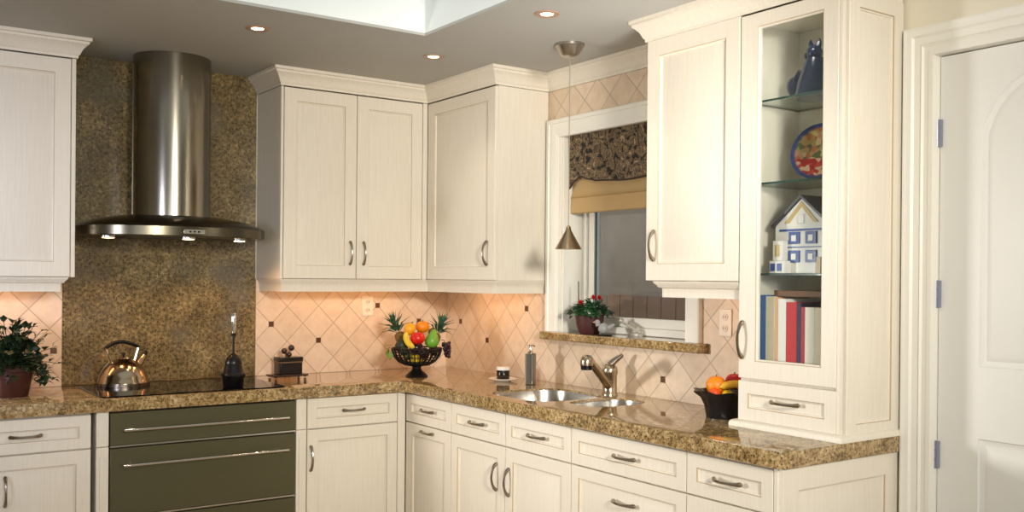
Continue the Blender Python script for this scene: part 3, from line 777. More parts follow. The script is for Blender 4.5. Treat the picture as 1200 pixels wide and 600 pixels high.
# black box with ball finials on a tray
zt_ = ZC1 + 0.0006
t = thing('tray', 'small dark wooden tray left of the corner fruit bowl', 'tray', (-1.085, -0.125, zt_), 0.05)
DKWOOD = plain('dark_wood', rgb(54, 36, 30), 0.3)
obj('board', G().box(-0.10, 0.10, -0.055, 0.055, 0.004, 0.014), DKWOOD, t, bevel=0.003)
for x in (-0.085, 0.085):
    for yy in (-0.04, 0.04): obj('foot', G().lathe([(0.001, 0), (0.007, 0), (0.008, 0.004), (0.001, 0.004)], (x, yy, 0), 10), DKWOOD, t)
t = thing('box', 'small black box with three ball finials on the dark tray', 'box', (-1.080, -0.125, zt_ + 0.0145), 0.05)
obj('body', G().box(-0.064, 0.064, -0.042, 0.042, 0, 0.062), plain('black_lacquer', rgb(18, 15, 16), 0.15), t, bevel=0.003)
obj('band', G().box(-0.065, 0.065, -0.043, 0.043, 0.0622, 0.070), plain('brown_band', rgb(116, 84, 56), 0.35), t, bevel=0.001)
li = obj('lid', G().box(-0.067, 0.067, -0.045, 0.045, 0.0702, 0.094), plain('black_lacquer_lid', rgb(22, 18, 18), 0.2), t, bevel=0.003)
obj('finial', G().tube([(-0.012, 0, 0.093), (-0.012, 0, 0.108), (-0.022, 0, 0.118)], 0.005, 8).ball((-0.025, 0, 0.126), 0.016, n=14, m=10), DKWOOD, li)
obj('finial', G().tube([(0.0, 0, 0.093), (0.004, 0, 0.116), (0.014, 0, 0.132)], 0.005, 8).ball((0.017, 0, 0.142), 0.017, n=14, m=10), DKWOOD, li)
obj('finial', G().ball((-0.002, -0.016, 0.108), 0.014, n=14, m=10), DKWOOD, li)

# ------------------------------------------------------------------ fruit helpers
ORANGE = plain('orange_peel', rgb(240, 136, 14), 0.42); MANGO = plain('mango_skin', rgb(242, 170, 30), 0.4); TOMATO = plain('red_skin', rgb(214, 34, 22), 0.2)
PEAR = plain('pear_skin', rgb(110, 164, 50), 0.35); LEMON = plain('lemon_skin', rgb(232, 196, 44), 0.4); AVO = plain('avocado_skin', rgb(32, 46, 24), 0.5)
PLUM = plain('plum_skin', rgb(44, 20, 34), 0.25); KIWI = plain('kiwi_skin', rgb(110, 84, 42), 0.8); BAN = plain('banana_skin', rgb(236, 198, 60), 0.4); STEM = plain('stem', rgb(70, 52, 28), 0.8)
REDAP = plain('apple_skin', rgb(190, 20, 24), 0.2)
def fruit(name, label, cat, mat, loc, r, sz=1.0, sx=1.0, rot=(0, 0, 0), prof=None, stem=True, group=None):
    t = thing(name, label, cat, loc, 0, group); t.rotation_euler = rot
    if prof is None:
        k = 14
        prof = []
        for i in range(k + 1):
            a = PI * i / k
            rr = r * math.sin(a); z = -r * sz * math.cos(a)
            if i >= k - 1 and sz < 1.05: z -= r * 0.06 * (i - k + 2)
            prof.append((max(rr, 1e-4), z))
    obj('flesh', G().lathe(prof, n=24, sx=sx), mat, t, angle=80)
    if stem:
        zt2 = prof[-1][1]
        obj('stem', G().tube([(0, 0, zt2 - 0.003), (0.001, 0, zt2 + 0.004), (0.003, 0, zt2 + 0.009)], [0.0035, 0.0025, 0.002], 6), STEM, t)
    return t
def banana(label, loc, rot, mat=BAN, L=0.15, r=0.016, bend=0.06, group=None):
    t = thing('banana', label, 'banana', loc, 0, group); t.rotation_euler = rot
    pts, rad = [], []
    for i in range(15):
        k = i / 14; a = (k - 0.5) * 2
        pts.append((a * L / 2, 0, bend * a * a)); rad.append(r * (1 - abs(a) ** 4) ** 0.5 * 0.95 + 0.003)
    obj('peel', G().tube(pts, rad, 10), mat, t)
    obj('stem', G().tube([(L / 2 - 0.002, 0, bend), (L / 2 + 0.010, 0, bend + 0.010)], [0.004, 0.003], 6), STEM, t)
    return t

# corner fruit bowl (openwork black iron pedestal)
BX, BY = -0.478, -0.478
RT = Vector((0.869, -0.493, 0)); TW = Vector((-0.493, -0.869, 0))
def fb(a, b, z): return tuple(Vector((BX, BY, 0)) + RT * a + TW * b + Vector((0, 0, z)))
t = thing('pedestal_bowl', 'black openwork pedestal bowl heaped with fruit in the counter corner', 'bowl', (BX, BY, ZC1 + 0.0006))
obj('foot', G().lathe([(0.001, 0), (0.060, 0), (0.062, 0.005), (0.052, 0.016), (0.030, 0.034), (0.024, 0.046), (0.026, 0.056), (0.034, 0.062), (0.001, 0.064)], n=32), IRON, t)
bp_prof = [(0.030, 0.062), (0.070, 0.068), (0.102, 0.086), (0.124, 0.112), (0.134, 0.140), (0.137, 0.156)]
g = G()
for r, z in bp_prof[1:]:
    g.tube([(r * math.cos(2 * PI * k / 40), r * math.sin(2 * PI * k / 40), z) for k in range(41)], 0.0045 if z > 0.15 else 0.0032, 6)
obj('rim_rings', g, IRON, t)
g = G()
for k in range(26):
    a = 2 * PI * k / 26
    g.tube([(r * math.cos(a), r * math.sin(a), z) for r, z in bp_prof], 0.0042, 6)
obj('wire_ribs', g, IRON, t)
obj('dish_base', G().lathe([(0.001, 0.060), (0.066, 0.0635), (0.090, 0.074), (0.088, 0.078), (0.06, 0.070), (0.001, 0.068)], n=32), IRON, t)
GF = 'fruit heaped in the pedestal bowl'
fruit('tomato', 'shiny red tomato at the centre front of the fruit heap', 'fruit', TOMATO, fb(0.004, 0.066, 1.132), 0.041, 0.86, group=GF)
fruit('mango', 'yellow-orange fruit at the top left of the corner fruit heap', 'fruit', MANGO, fb(-0.040, 0.030, 1.180), 0.031, 1.10, rot=(0.2, 0.3, 0), group=GF)
fruit('orange', 'orange fruit on the very top of the corner fruit heap', 'fruit', ORANGE, fb(0.030, 0.000, 1.190), 0.033, 1.0, sx=1.18, group=GF)
fruit('pear', 'green pear on the right of the corner fruit heap', 'fruit', PEAR, fb(0.082, 0.044, 1.118), 0.04, rot=(0.1, 0.25, 0.5),
      prof=[(0.0003, -0.040), (0.02, -0.038), (0.034, -0.024), (0.0385, -0.006), (0.035, 0.014), (0.024, 0.034), (0.017, 0.050), (0.010, 0.060), (0.0003, 0.062)], group=GF)
fruit('kiwi', 'brown kiwi tucked between the top orange and the pear', 'fruit', KIWI, fb(0.082, -0.016, 1.164), 0.019, 1.2, rot=(0, 0.9, 0.3), stem=False, group=GF)
fruit('avocado', 'dark green avocado at the left rim of the pedestal bowl', 'fruit', AVO, fb(-0.086, 0.030, 1.088), 0.032, 1.15, rot=(0.4, 0.5, 0), group=GF)
fruit('plum', 'dark purple plum low at the right front of the pedestal bowl', 'fruit', PLUM, fb(0.040, 0.062, 1.050), 0.031, 1.0, group=GF)
fruit('lemon', 'yellow lemon showing through the bottom of the pedestal bowl', 'fruit', LEMON, fb(-0.004, 0.040, 1.014), 0.028, 1.0, sx=1.2, group=GF)
fruit('lime', 'small dull green fruit low at the left of the pedestal bowl', 'fruit', plain('lime_skin', rgb(92, 104, 50), 0.4), fb(-0.050, 0.066, 1.040), 0.024, 1.0, group=GF)
fruit('plum', 'dark purple plum deep in the middle of the pedestal bowl', 'fruit', PLUM, fb(-0.004, -0.036, 1.072), 0.040, 0.95, group=GF)
fruit('plum', 'dark purple plum at the right rim of the pedestal bowl, beside the grapes', 'fruit', PLUM, fb(0.092, 0.000, 1.062), 0.028, 1.0, group=GF)
fruit('avocado', 'dark green avocado at the front left of the heap, under the banana', 'fruit', AVO, fb(-0.070, 0.088, 1.062), 0.022, 1.1, group=GF)
b = banana('yellow banana curving down left of the red tomato', fb(-0.052, 0.090, 1.115), (0, 0, 0), L=0.095, r=0.0145, bend=0.020, group=GF)
b.rotation_euler = (0.2, math.radians(62), math.radians(-30))

def pineapple(label, base, lean):
    t = thing('pineapple', label, 'pineapple', base, 0)
    ax = Vector(lean).normalized()
    q = Vector((0, 0, 1)).rotation_difference(ax)
    t.rotation_mode = 'QUATERNION'; t.rotation_quaternion = q
    obj('fruit_body', G().lathe([(0.0005, -0.050), (0.018, -0.047), (0.030, -0.025), (0.031, 0.0), (0.027, 0.022), (0.012, 0.032), (0.0005, 0.033)], n=20), plain('pineapple_skin', rgb(120, 92, 40), 0.7), t)
    g = G()
    for i in range(24):
        a = i * 2.4; k = i / 23
        d = Vector((math.cos(a) * (1.1 - k), math.sin(a) * (1.1 - k), 0.55 + 1.1 * k))
        g.leaf((0.006 * math.cos(a), 0.006 * math.sin(a), 0.028 + 0.022 * k), d, 0.118 - 0.02 * abs(k - 0.5), 0.018, droop=0.25 * (1 - k))
    obj('leaf_crown', g, PINEL, t)
pineapple('small pineapple with spiky crown leaning out of the left of the pedestal bowl', fb(-0.092, -0.068, 1.128), RT * -0.42 + Vector((0, 0, 1)))
pineapple('small pineapple with spiky crown leaning out of the right of the pedestal bowl', fb(0.100, -0.050, 1.125), RT * 0.42 + Vector((0, 0, 1)))
t = thing('grape_bunch', 'dark purple grapes hanging over the right rim of the pedestal bowl', 'grapes', fb(0.153, 0.035, 1.092))
for i in range(22):
    k = i / 21; a = i * 2.4
    rr = 0.020 * (1 - 0.6 * k)
    c = Vector((0, 0, -0.075 * k + 0.012)) + RT * (0.004 + 0.012 * k ** 0.5 + rr * math.cos(a)) + TW * rr * math.sin(a)
    obj('grape', G().ball(c, 0.0098, n=10, m=8), PLUM, t)
obj('stem', G().tube([RT * -0.02 + Vector((0, 0, 0.03)), RT * -0.004 + Vector((0, 0, 0.026)), RT * 0.006 + Vector((0, 0, 0.0))], 0.002, 6), STEM, t)
g = G()
for i, (a, z, d) in enumerate(((-0.140, 1.085, (-0.6, 0.1, -0.7)), (-0.150, 1.070, (-0.3, -0.3, -0.9)), (-0.135, 1.090, (-0.9, -0.2, -0.1)), (-0.145, 1.06, (0.0, -0.2, -1)))):
    g.leaf(fb(a, 0.04, z), RT * -d[0] * -1 + Vector((0, 0, d[2])) + TW * 0.2, 0.05, 0.038)
o = obj('vine_leaf', g, plain('vine_leaf', rgb(120, 140, 40), 0.5)); tag(o, 'yellow-green vine leaves hanging over the left rim of the pedestal bowl', 'leaves')

# right fruit basket
QX, QY = -0.205, -2.478
q2r = Vector((0.806, -0.592, 0)); q2t = Vector((-0.592, -0.806, 0))
def qb(a, b, z): return tuple(Vector((QX, QY, 0)) + q2r * a + q2t * b + Vector((0, 0, z)))
t = thing('fruit_basket', 'black fluted fruit bowl with oranges beside the glass cupboard', 'bowl', (QX, QY, ZC1 + 0.0006))
n = 48
def flute(r, z, amp): return [((r + amp * math.cos(12 * 2 * PI * k / n)) * math.cos(2 * PI * k / n), (r + amp * math.cos(12 * 2 * PI * k / n)) * math.sin(2 * PI * k / n), z + (amp * 0.6 * math.cos(6 * 2 * PI * k / n))) for k in range(n)]
g = G().rings([flute(0.070, 0.0, 0), flute(0.072, 0.012, 0.001), flute(0.078, 0.05, 0.003), flute(0.092, 0.082, 0.004), flute(0.117, 0.103, 0.006), flute(0.119, 0.107, 0.006), flute(0.110, 0.105, 0.006), flute(0.085, 0.082, 0.004), flute(0.071, 0.05, 0.003), flute(0.066, 0.016, 0.0)])
obj('bowl_wall', g, plain('black_bowl', rgb(20, 18, 22), 0.25), t)
G2 = 'fruit in the black bowl beside the cupboard'
fruit('orange', 'bright orange on top of the black bowl beside the cupboard', 'fruit', ORANGE, qb(-0.036, 0.020, 1.045), 0.040, 0.96, group=G2)
fruit('apple', 'red apple behind the banana, beside the glass cupboard', 'fruit', REDAP, qb(0.044, -0.020, 1.056), 0.036, 0.92, group=G2)
fruit('tangerine', 'small red-orange fruit at the left rim of the black bowl', 'fruit', plain('blood_orange', rgb(226, 78, 20), 0.4), qb(-0.048, 0.056, 1.018), 0.023, 0.9, group=G2)
b = banana('yellow banana across the front of the black bowl beside the cupboard', qb(0.036, 0.068, 1.054), (0.5, 0, 0), mat=plain('ripe_banana', rgb(214, 162, 40), 0.45), L=0.13, r=0.014, bend=-0.018, group=G2)
b.rotation_euler = (0.3, 0.05, math.atan2(q2r.y, q2r.x))
fruit('lemon', 'yellow lemon low at the front of the black bowl beside the cupboard', 'fruit', LEMON, qb(0.000, 0.060, 1.012), 0.021, 1.0, sx=1.2, group=G2)

# ------------------------------------------------------------------ potted ivy, left
PX, PY = -2.462, -0.32
t = thing('potted_ivy', 'trailing dark ivy in a terracotta pot at the left end of the counter', 'plant', (PX, PY, ZC1 + 0.0006))
obj('pot', G().lathe([(0.001, 0), (0.066, 0), (0.070, 0.006), (0.088, 0.110), (0.096, 0.114), (0.099, 0.140), (0.094, 0.142), (0.090, 0.128), (0.001, 0.120)], n=36), TERRA, t)
obj('soil', G().lathe([(0.001, 0.1205), (0.088, 0.126), (0.088, 0.130), (0.001, 0.136)], n=24), SOIL, t)
g = G(); gs_ = G()
def ivy_leaf(p, d, sz): g.leaf(p, d, sz, sz * 0.8, droop=0.25)
for i in range(105):
    a = random.uniform(0, 2 * PI); el = random.uniform(0.10, 1.45); L = random.uniform(0.10, 0.215)
    d = Vector((math.cos(a) * math.cos(el), math.sin(a) * math.cos(el), math.sin(el)))
    pts = []
    for k in range(6):
        u_ = k / 5
        pts.append(Vector((0, 0, 0.130)) + d * L * u_ + Vector((0, 0, -0.10 * u_ * u_ * (1 - math.sin(el)))))
    gs_.tube(pts, 0.0016, 5)
    for k in range(1, 6):
        for _ in range(2):
            dd = d + Vector((random.uniform(-1, 1), random.uniform(-1, 1), random.uniform(-0.4, 0.7)))
            ivy_leaf(pts[k], dd, random.uniform(0.030, 0.050))
right = Vector((0.966, -0.258, 0))
for off, tail in ((0.0, 0.0), (0.02, 0.02), (-0.02, 0.035)):
    pts = [Vector((0.03, off, 0.14)), right * 0.09 + Vector((0, off, 0.165)), right * 0.125 + Vector((0, off, 0.125)), right * (0.140 - off) + Vector((0, off, 0.078)), right * 0.128 + Vector((0, off, 0.045 + tail))]
    gs_.tube(pts, 0.0018, 5)
    for k in range(4):
        for u_ in (0.2, 0.5, 0.8):
            p = pts[k].lerp(pts[k + 1], u_)
            for _ in range(2): ivy_leaf(p, Vector((random.uniform(-1, 1), random.uniform(-1, 1), random.uniform(-0.8, 0.5))), random.uniform(0.020, 0.034))
obj('leaves', g, LEAF, t, smooth=False); obj('vines', gs_, plain('vine_stem', rgb(52, 58, 30), 0.8), t)

# ------------------------------------------------------------------ outlets
def outlet(label, loc, rz):
    t = thing('wall_outlet', label, 'outlet', loc, rz)
    obj('plate', G().box(-0.036, 0.036, -0.006, -0.0003, -0.058, 0.058), OUTLET, t, bevel=0.003)
    for z in (-0.024, 0.024):
        s_ = obj('socket', G().poly([(0.017 * math.cos(2 * PI * k / 20), -0.0062, z + 0.015 * math.sin(2 * PI * k / 20)) for k in range(20)], (0, -0.003, 0)), plain('socket_ivory', rgb(226, 212, 192), 0.35), t)
        for x in (-0.006, 0.006): obj('slot', G().box(x - 0.0012, x + 0.0012, -0.0098, -0.0092, z - 0.004, z + 0.005), BLACK, s_)
outlet('cream wall outlet on the back tile, left above the fruit bowl', (-0.543, 0, 1.293), 0)
outlet('cream wall outlet right of the window, beside the glass cupboard', (0, -2.297, 1.281), R90)

# ------------------------------------------------------------------ counter things near the sink
t = thing('saucer', 'pale saucer under the dark candle, left of the sink', 'saucer', (-0.200, -0.915, ZC1 + 0.0006))
obj('dish', G().lathe([(0.001, 0), (0.040, 0), (0.046, 0.004), (0.076, 0.013), (0.078, 0.015), (0.074, 0.0165), (0.044, 0.008), (0.001, 0.0075)], n=36), CERAM, t)
t = thing('candle', 'dark candle jar with a white lid on the pale saucer', 'candle', (-0.200, -0.915, ZC1 + 0.0084))
obj('jar', G().lathe([(0.001, 0), (0.033, 0), (0.035, 0.004), (0.035, 0.050), (0.001, 0.052)], n=28), plain('smoked_jar', rgb(30, 26, 24), 0.15), t)
obj('lid', G().lathe([(0.001, 0.0522), (0.0365, 0.0522), (0.0365, 0.066), (0.034, 0.069), (0.001, 0.070)], n=28), CERAM, t)
t = thing('soap_dispenser', 'tall grey metal soap dispenser with pump, left of the sink', 'soap dispenser', (-0.168, -1.118, ZC1 + 0.0006), 0.62)
g = G().poly([(x, y_, 0) for x, y_ in rrect(0, 0, 0.030, 0.022, 0.006)], (0, 0, 0.160))
obj('bottle', g, plain('grey_metal', rgb(128, 124, 116), 0.32, 0.9), t, bevel=0.003)
pm = obj('pump', G().lathe([(0.001, 0.1602), (0.014, 0.1602), (0.015, 0.168), (0.008, 0.172), (0.006, 0.178), (0.006, 0.196), (0.010, 0.198), (0.010, 0.206), (0.001, 0.208)], n=20), CHROME, t)
obj('nozzle', G().tube([(0, 0, 0.202), (-0.014, -0.020, 0.203), (-0.020, -0.030, 0.198)], [0.005, 0.0045, 0.004], 8), CHROME, pm)

# ------------------------------------------------------------------ window
wr = struct_root('window_1', (0, 0, 0))
def yb(g, x0, x1, y0, y1, z0, z1): return g.box(x0, x1, min(y0, y1), max(y0, y1), z0, z1)
SILLZ = 1.184
# casing: stepped flat profile
g = G()
wc = [(0.0, 0.0), (0.0, 0.022), (0.004, 0.026), (0.014, 0.026), (0.018, 0.028), (0.070, 0.030), (0.074, 0.037), (0.090, 0.038), (0.0945, 0.034), (0.0945, 0.0)]
rs = []
for (py_, pz_, sy, sz_) in ((WY0 + 0.006, SILLZ + 0.0008, 1, 0), (WY0 + 0.006, WZ1 - 0.018, 1, 1), (WY1 + 0.015, WZ1 - 0.018, -1, 1), (WY1 + 0.015, SILLZ + 0.0008, -1, 0)):
    rs.append([(WX - 0.0003 - d_, py_ + sy * w_, pz_ + sz_ * w_) for w_, d_ in wc])
g.rings(rs)
obj('casing', g, TRIM, wr, angle=20)
g = G()
yb(g, WX, 0.22, WY0 + 0.0, WY0 - 0.010, SILLZ + 0.0008, WZ1); yb(g, WX, 0.22, WY1, WY1 + 0.010, SILLZ + 0.0008, WZ1)
yb(g, WX, 0.22, WY0 - 0.010, WY1 + 0.010, WZ1 - 0.010, WZ1)
obj('jamb_lining', g, TRIM, wr)
def fr(x0, x1, y0, y1, z0, z1, w):
    g = G()
    yb(g, x0, x1, y0, y0 - w, z0, z1); yb(g, x0, x1, y1 + w, y1, z0, z1)
    yb(g, x0, x1, y0 - w, y1 + w, z0, z0 + w); yb(g, x0, x1, y0 - w, y1 + w, z1 - w, z1); return g
ya, yb_, za, zb = WY0 - 0.010, WY1 + 0.010, SILLZ + 0.001, WZ1 - 0.010
obj('window_frame', fr(0.135, 0.20, ya, yb_, za, zb, 0.036), TRIM, wr, bevel=0.004)
sash = obj('sash', fr(0.150, 0.190, ya - 0.036, yb_ + 0.036, za + 0.036, zb - 0.036, 0.048), TRIM, wr, bevel=0.006)
g = G(); yb(g, 0.168, 0.172, ya - 0.080, yb_ + 0.080, za + 0.080, zb - 0.080)
obj('pane', g, WINPANE, sash, smooth=False)
g = G(); yb(g, 0.160, 0.1655, ya - 0.083, ya - 0.089, za + 0.083, zb - 0.083)
obj('pane_gasket', g, plain('blue_gasket', rgb(62, 80, 92), 0.5), sash)
cr = obj('crank_base', G().lathe([(0.001, 0), (0.022, 0), (0.020, 0.012), (0.010, 0.016), (0.001, 0.017)], (0.118, -1.60, za - 0.0005), 16, sy=2.4), plain('crank_metal', rgb(190, 184, 172), 0.3, 0.6), wr)
obj('crank_arm', G().tube([(0.116, -1.64, za + 0.016), (0.100, -1.62, za + 0.030), (0.092, -1.57, za + 0.052), (0.090, -1.53, za + 0.066)], [0.010, 0.008, 0.007, 0.006], 8).ball((0.090, -1.526, za + 0.072), 0.013, n=12, m=8), plain('crank_arm', rgb(206, 198, 182), 0.3, 0.4), cr)
# neighbour's wall seen through the glass
def outside_mat():
    m, nt, p = new_mat('outside_stucco')
    v = coords(nt, (1, 1, 1)); f = noise(nt, v, 2.5, 4)
    nt.links.new(ramp(nt, f, [(0.3, rgb(180, 160, 144)), (0.7, rgb(196, 176, 160))]), p.inputs['Base Color']); p.inputs['Roughness'].default_value = 0.9
    return m
struct('trim_3', G().box(4.6, 4.75, -4, 14, -0.5, 4.2), outside_mat(), smooth=False)
fe = G()
for i in range(40):
    y_ = -1.5 + i * 0.2
    fe.box(3.45, 3.475, y_, y_ + 0.19, -0.4, 1.30)
fe.box(3.475, 3.51, -1.5, 6.5, 0.9, 1.0)
tag(obj('fence', fe, plain('fence_brown', rgb(150, 118, 96), 0.9)), 'brown board fence low behind the window glass', 'fence')

# granite sill
g = G().box(-0.055, 0.134, -2.190, -1.036, 1.142, SILLZ)
sl = obj('window_sill', g, COUNTER, bevel=0.008); tag(sl, 'granite window sill ledge above the sink', 'window sill')

# roman shade
t = thing('roman_shade', 'tan roman shade with dark damask valance in the window', 'window shade', (0.07, (WY0 + WY1) / 2, WZ1 - 0.0105))
HWS = (WY0 - WY1) / 2 - 0.014
def wav(u_):                    # lower edge of the valance, u in -1..1
    a = abs(u_)
    pts = [(0.0, -0.262), (0.50, -0.250), (0.66, -0.236), (0.80, -0.218), (0.90, -0.240), (1.0, -0.278)]
    for (a0, z0_), (a1, z1_) in zip(pts, pts[1:]):
        if a <= a1:
            k = (a - a0) / (a1 - a0); k = k * k * (3 - 2 * k)
            return z0_ + (z1_ - z0_) * k
    return pts[-1][1]
n = 60
us = [-1 + 2 * i / n for i in range(n + 1)]
outl = [(0, u_ * HWS, wav(u_)) for u_ in us]
bm_rings = []
for i, u_ in enumerate(us):
    y_ = u_ * HWS; zb_ = wav(u_)
    bm_rings.append([(-0.034, y_, -0.001), (-0.030, y_, -0.001), (-0.024, y_, zb_), (-0.030, y_, zb_)])
va = obj('valance', G().rings(bm_rings), DAMASK, t)
obj('piping', G().tube([(-0.028, u_ * HWS, wav(u_)) for u_ in us], 0.0045, 8), PIPING, va)
g = G()
prof = [(-0.006, -0.02), (-0.006, -0.30), (-0.012, -0.318), (-0.020, -0.324), (-0.012, -0.328), (-0.014, -0.36), (-0.016, -0.405), (-0.006, -0.409), (-0.001, -0.40), (0.0, -0.02)]
g.rings([[(x, y_, z) for x, z in prof] for y_ in (-HWS + 0.003, HWS - 0.003)])
obj('folded_panel', g, TAN, t, angle=50)
obj('head_rail', G().box(-0.022, 0.012, -HWS, HWS, -0.02, -0.0008), TRIM, t)

# flower pot on the sill
t = thing('flower_pot', 'red flowering plant in a maroon pot on the window sill', 'plant', (0.030, -1.352, SILLZ + 0.0006))
obj('pot', G().lathe([(0.001, 0), (0.048, 0), (0.055, 0.008), (0.068, 0.045), (0.073, 0.085), (0.075, 0.094), (0.070, 0.096), (0.067, 0.086), (0.001, 0.082)], n=36), POTB, t)
obj('soil', G().lathe([(0.001, 0.0825), (0.066, 0.087), (0.066, 0.089), (0.001, 0.092)], n=24), SOIL, t)
g = G()
for i in range(230):
    a = random.uniform(0, 2 * PI); r = 0.10 * random.random() ** 0.5; z = 0.090 + 0.072 * (1 - (r / 0.10) ** 2) * random.uniform(0.5, 1) + random.uniform(-0.006, 0.012)
    g.leaf((r * math.cos(a), r * math.sin(a), z), (math.cos(a), math.sin(a), random.uniform(-0.3, 0.9)), random.uniform(0.032, 0.05), random.uniform(0.022, 0.034))
obj('leaves', g, LEAF2, t, smooth=False)
vr = Vector((0.79, -0.61, 0)); vt = Vector((-0.61, -0.79, 0))
for a, b_, z, k in ((-0.048, 0.05, 0.150, 0), (0.016, 0.05, 0.176, 0), (0.046, 0.045, 0.174, 1)):
    c = vr * a + vt * b_ + Vector((0, 0, z))
    g = G()
    for j in range(14):
        th = j * 2.4; k2 = j / 13
        g.leaf(c, (math.cos(th) * (1.1 - k2), math.sin(th) * (1.1 - k2), -0.2 + 1.2 * k2), 0.026, 0.020, droop=0.1)
    f = obj('flower', g, FLOWER, t, smooth=False)
    obj('flower_stem', G().tube([c - Vector((0, 0, 0.05)), c], 0.0022, 6), LEAF2, f)
obj('plant_stake', G().tube([vr * -0.056 + Vector((0, 0, 0.08)), vr * -0.058 + Vector((0, 0, 0.265))], 0.003, 6), plain('stake', rgb(70, 62, 40), 0.7), t)
# glass bird on the sill
t = thing('bird_ornament', 'small clear and white bird ornament right of the flower pot', 'ornament', (-0.005, -1.500, SILLZ + 0.0006), -0.9)
GLZ = plain('pale_glass', rgb(150, 150, 148), 0.08, spec=0.8)
obj('base', G().lathe([(0.001, -0.0002), (0.044, -0.0002), (0.046, 0.002), (0.044, 0.0045), (0.001, 0.0045)], n=20), BLACK, t)
obj('body', G().ball((0, 0, 0.034), 0.022, sx=1.2, sz=1.25, n=18, m=12), GLZ, t)
obj('head', G().ball((-0.030, 0, 0.064), 0.014, n=14, m=10).tube([(-0.024, 0, 0.046), (-0.030, 0, 0.062)], [0.014, 0.011], 10), GLZ, t)
obj('beak', G().tube([(-0.042, 0, 0.065), (-0.054, 0, 0.062)], [0.005, 0.001], 8), plain('beak', rgb(214, 160, 120), 0.4), t)
obj('tail', G().tube([(0.026, 0, 0.036), (0.048, 0, 0.050), (0.056, 0, 0.058)], [0.014, 0.010, 0.004], 8), GLZ, t)

# ------------------------------------------------------------------ pendant lamp
t = thing('pendant_lamp', 'small brass-toned cone pendant hanging before the window', 'pendant lamp', (-0.337, -1.636, CEIL - 0.0005))
obj('canopy', G().lathe([(0.001, -0.062), (0.030, -0.060), (0.044, -0.052), (0.062, -0.018), (0.068, -0.012), (0.068, 0.0), (0.001, 0.0)], n=36), plain('dull_nickel', rgb(182, 178, 170), 0.28, 1.0), t)
zs = 1.599 - CEIL
obj('cord', G().tube([(0, 0, -0.060), (0, 0, zs + 0.098)], 0.0022, 8), plain('grey_cord', rgb(150, 140, 126), 0.5), t)
sh = obj('shade', G().lathe([(0.062, 0), (0.061, 0.0025), (0.013, 0.088), (0.010, 0.104), (0.004, 0.110), (0.001, 0.110), (0.001, 0.100), (0.008, 0.090), (0.058, 0.001)], (0, 0, zs), 36), plain('bronzed_nickel', rgb(168, 148, 120), 0.28, 1.0), t)
obj('lamp_bulb', G().ball((0, 0, zs + 0.030), 0.014, n=14, m=10), plain('bulb_glass', rgb(250, 240, 220), 0.3, emit=(1, 0.8, 0.55, 1), estr=3), sh)

# ------------------------------------------------------------------ recessed ceiling lights
for x, y_, lab in ((-1.605, -1.038, 'recessed ceiling light left of the skylight, nearest the range hood'), (-0.716, -1.039, 'recessed ceiling light above the inner cabinet corner'), (-0.733, -1.982, 'recessed ceiling light right of the skylight, near the pendant')):
    t = thing('ceiling_light', lab, 'ceiling light', (x, y_, CEIL - 0.0005), 0, 'recessed ceiling lights')
    obj('trim_ring', G().lathe([(0.027, 0), (0.052, 0), (0.052, -0.003), (0.046, -0.006), (0.034, -0.005), (0.027, -0.002), (0.027, 0)], n=36), plain('bronze_trim', rgb(176, 140, 116), 0.4), t)
    obj('lamp_face', G().lathe([(0.001, 0), (0.0268, 0), (0.0268, -0.002), (0.001, -0.0025)], n=28), BULB, t)

# ------------------------------------------------------------------ door
dr = struct_root('door_1', (0, 0, 0))
def arch_outline(y0, y1, z0, zs_, rise, ins, n=24):
    """panel outline (y decreasing to the right), inset by ins; arched top"""
    a0, a1 = y0 - ins, y1 + ins
    pts = [(a0, z0 + ins)]
    c = (y0 + y1) / 2; hw = (y0 - y1) / 2
    R = (hw * hw + rise * rise) / (2 * rise) if rise else 0
    top = []
    for k in range(n + 1):
        y_ = a0 + (a1 - a0) * k / n
        if rise:
            zc_ = zs_ + rise - R
            Rr = R - ins
            top.append((y_, zc_ + math.sqrt(max(0, Rr * Rr - (y_ - c) ** 2))))
        else: top.append((y_, zs_ - ins))
    pts += top + [(a1, z0 + ins)]
    return pts
def door_leaf():
    bm = bmesh.new(); XF = 0.040
    y0, y1, z0, z1 = DY0 - 0.003, DY1 + 0.003, 0.008, 2.246
    def loop(pts, x):
        vs = [bm.verts.new((x, p[0], p[1])) for p in pts]
        return vs, [bm.edges.new((vs[i], vs[(i + 1) % len(vs)])) for i in range(len(vs))]
    ov, oe = loop([(y0, z0), (y0, z1), (y1, z1), (y1, z0)], XF)
    panels = [(-3.388, -3.932, 1.176, 1.962, 0.215), (-3.388, -3.932, 0.20, 0.935, 0.0)]
    edges = list(oe); loops = []
    for p in panels:
        v, e = loop(arch_outline(*p, 0.0), XF); edges += e; loops.append((p, v))
    bmesh.ops.triangle_fill(bm, use_beauty=True, edges=edges)
    for p, v in loops:
        prev = v
        for ins, dx in ((0.004, 0.006), (0.014, 0.010), (0.022, 0.010), (0.030, 0.006), (0.046, 0.002)):
            nv = [bm.verts.new((XF + dx, a, b)) for a, b in arch_outline(*p, ins)]
            for i in range(len(v)):
                j = (i + 1) % len(v)
                bm.faces.new((prev[i], prev[j], nv[j], nv[i]))
            prev = nv
        bm.faces.new(prev)
    bk = [bm.verts.new((XF + 0.035, v.co.y, v.co.z)) for v in ov]
    for i in range(4):
        j = (i + 1) % 4; bm.faces.new((ov[i], ov[j], bk[j], bk[i]))
    bm.faces.new(bk)
    g = G(); g.bm = bm
    return g
obj('leaf', door_leaf(), DOORW, dr, angle=25)
g = G()
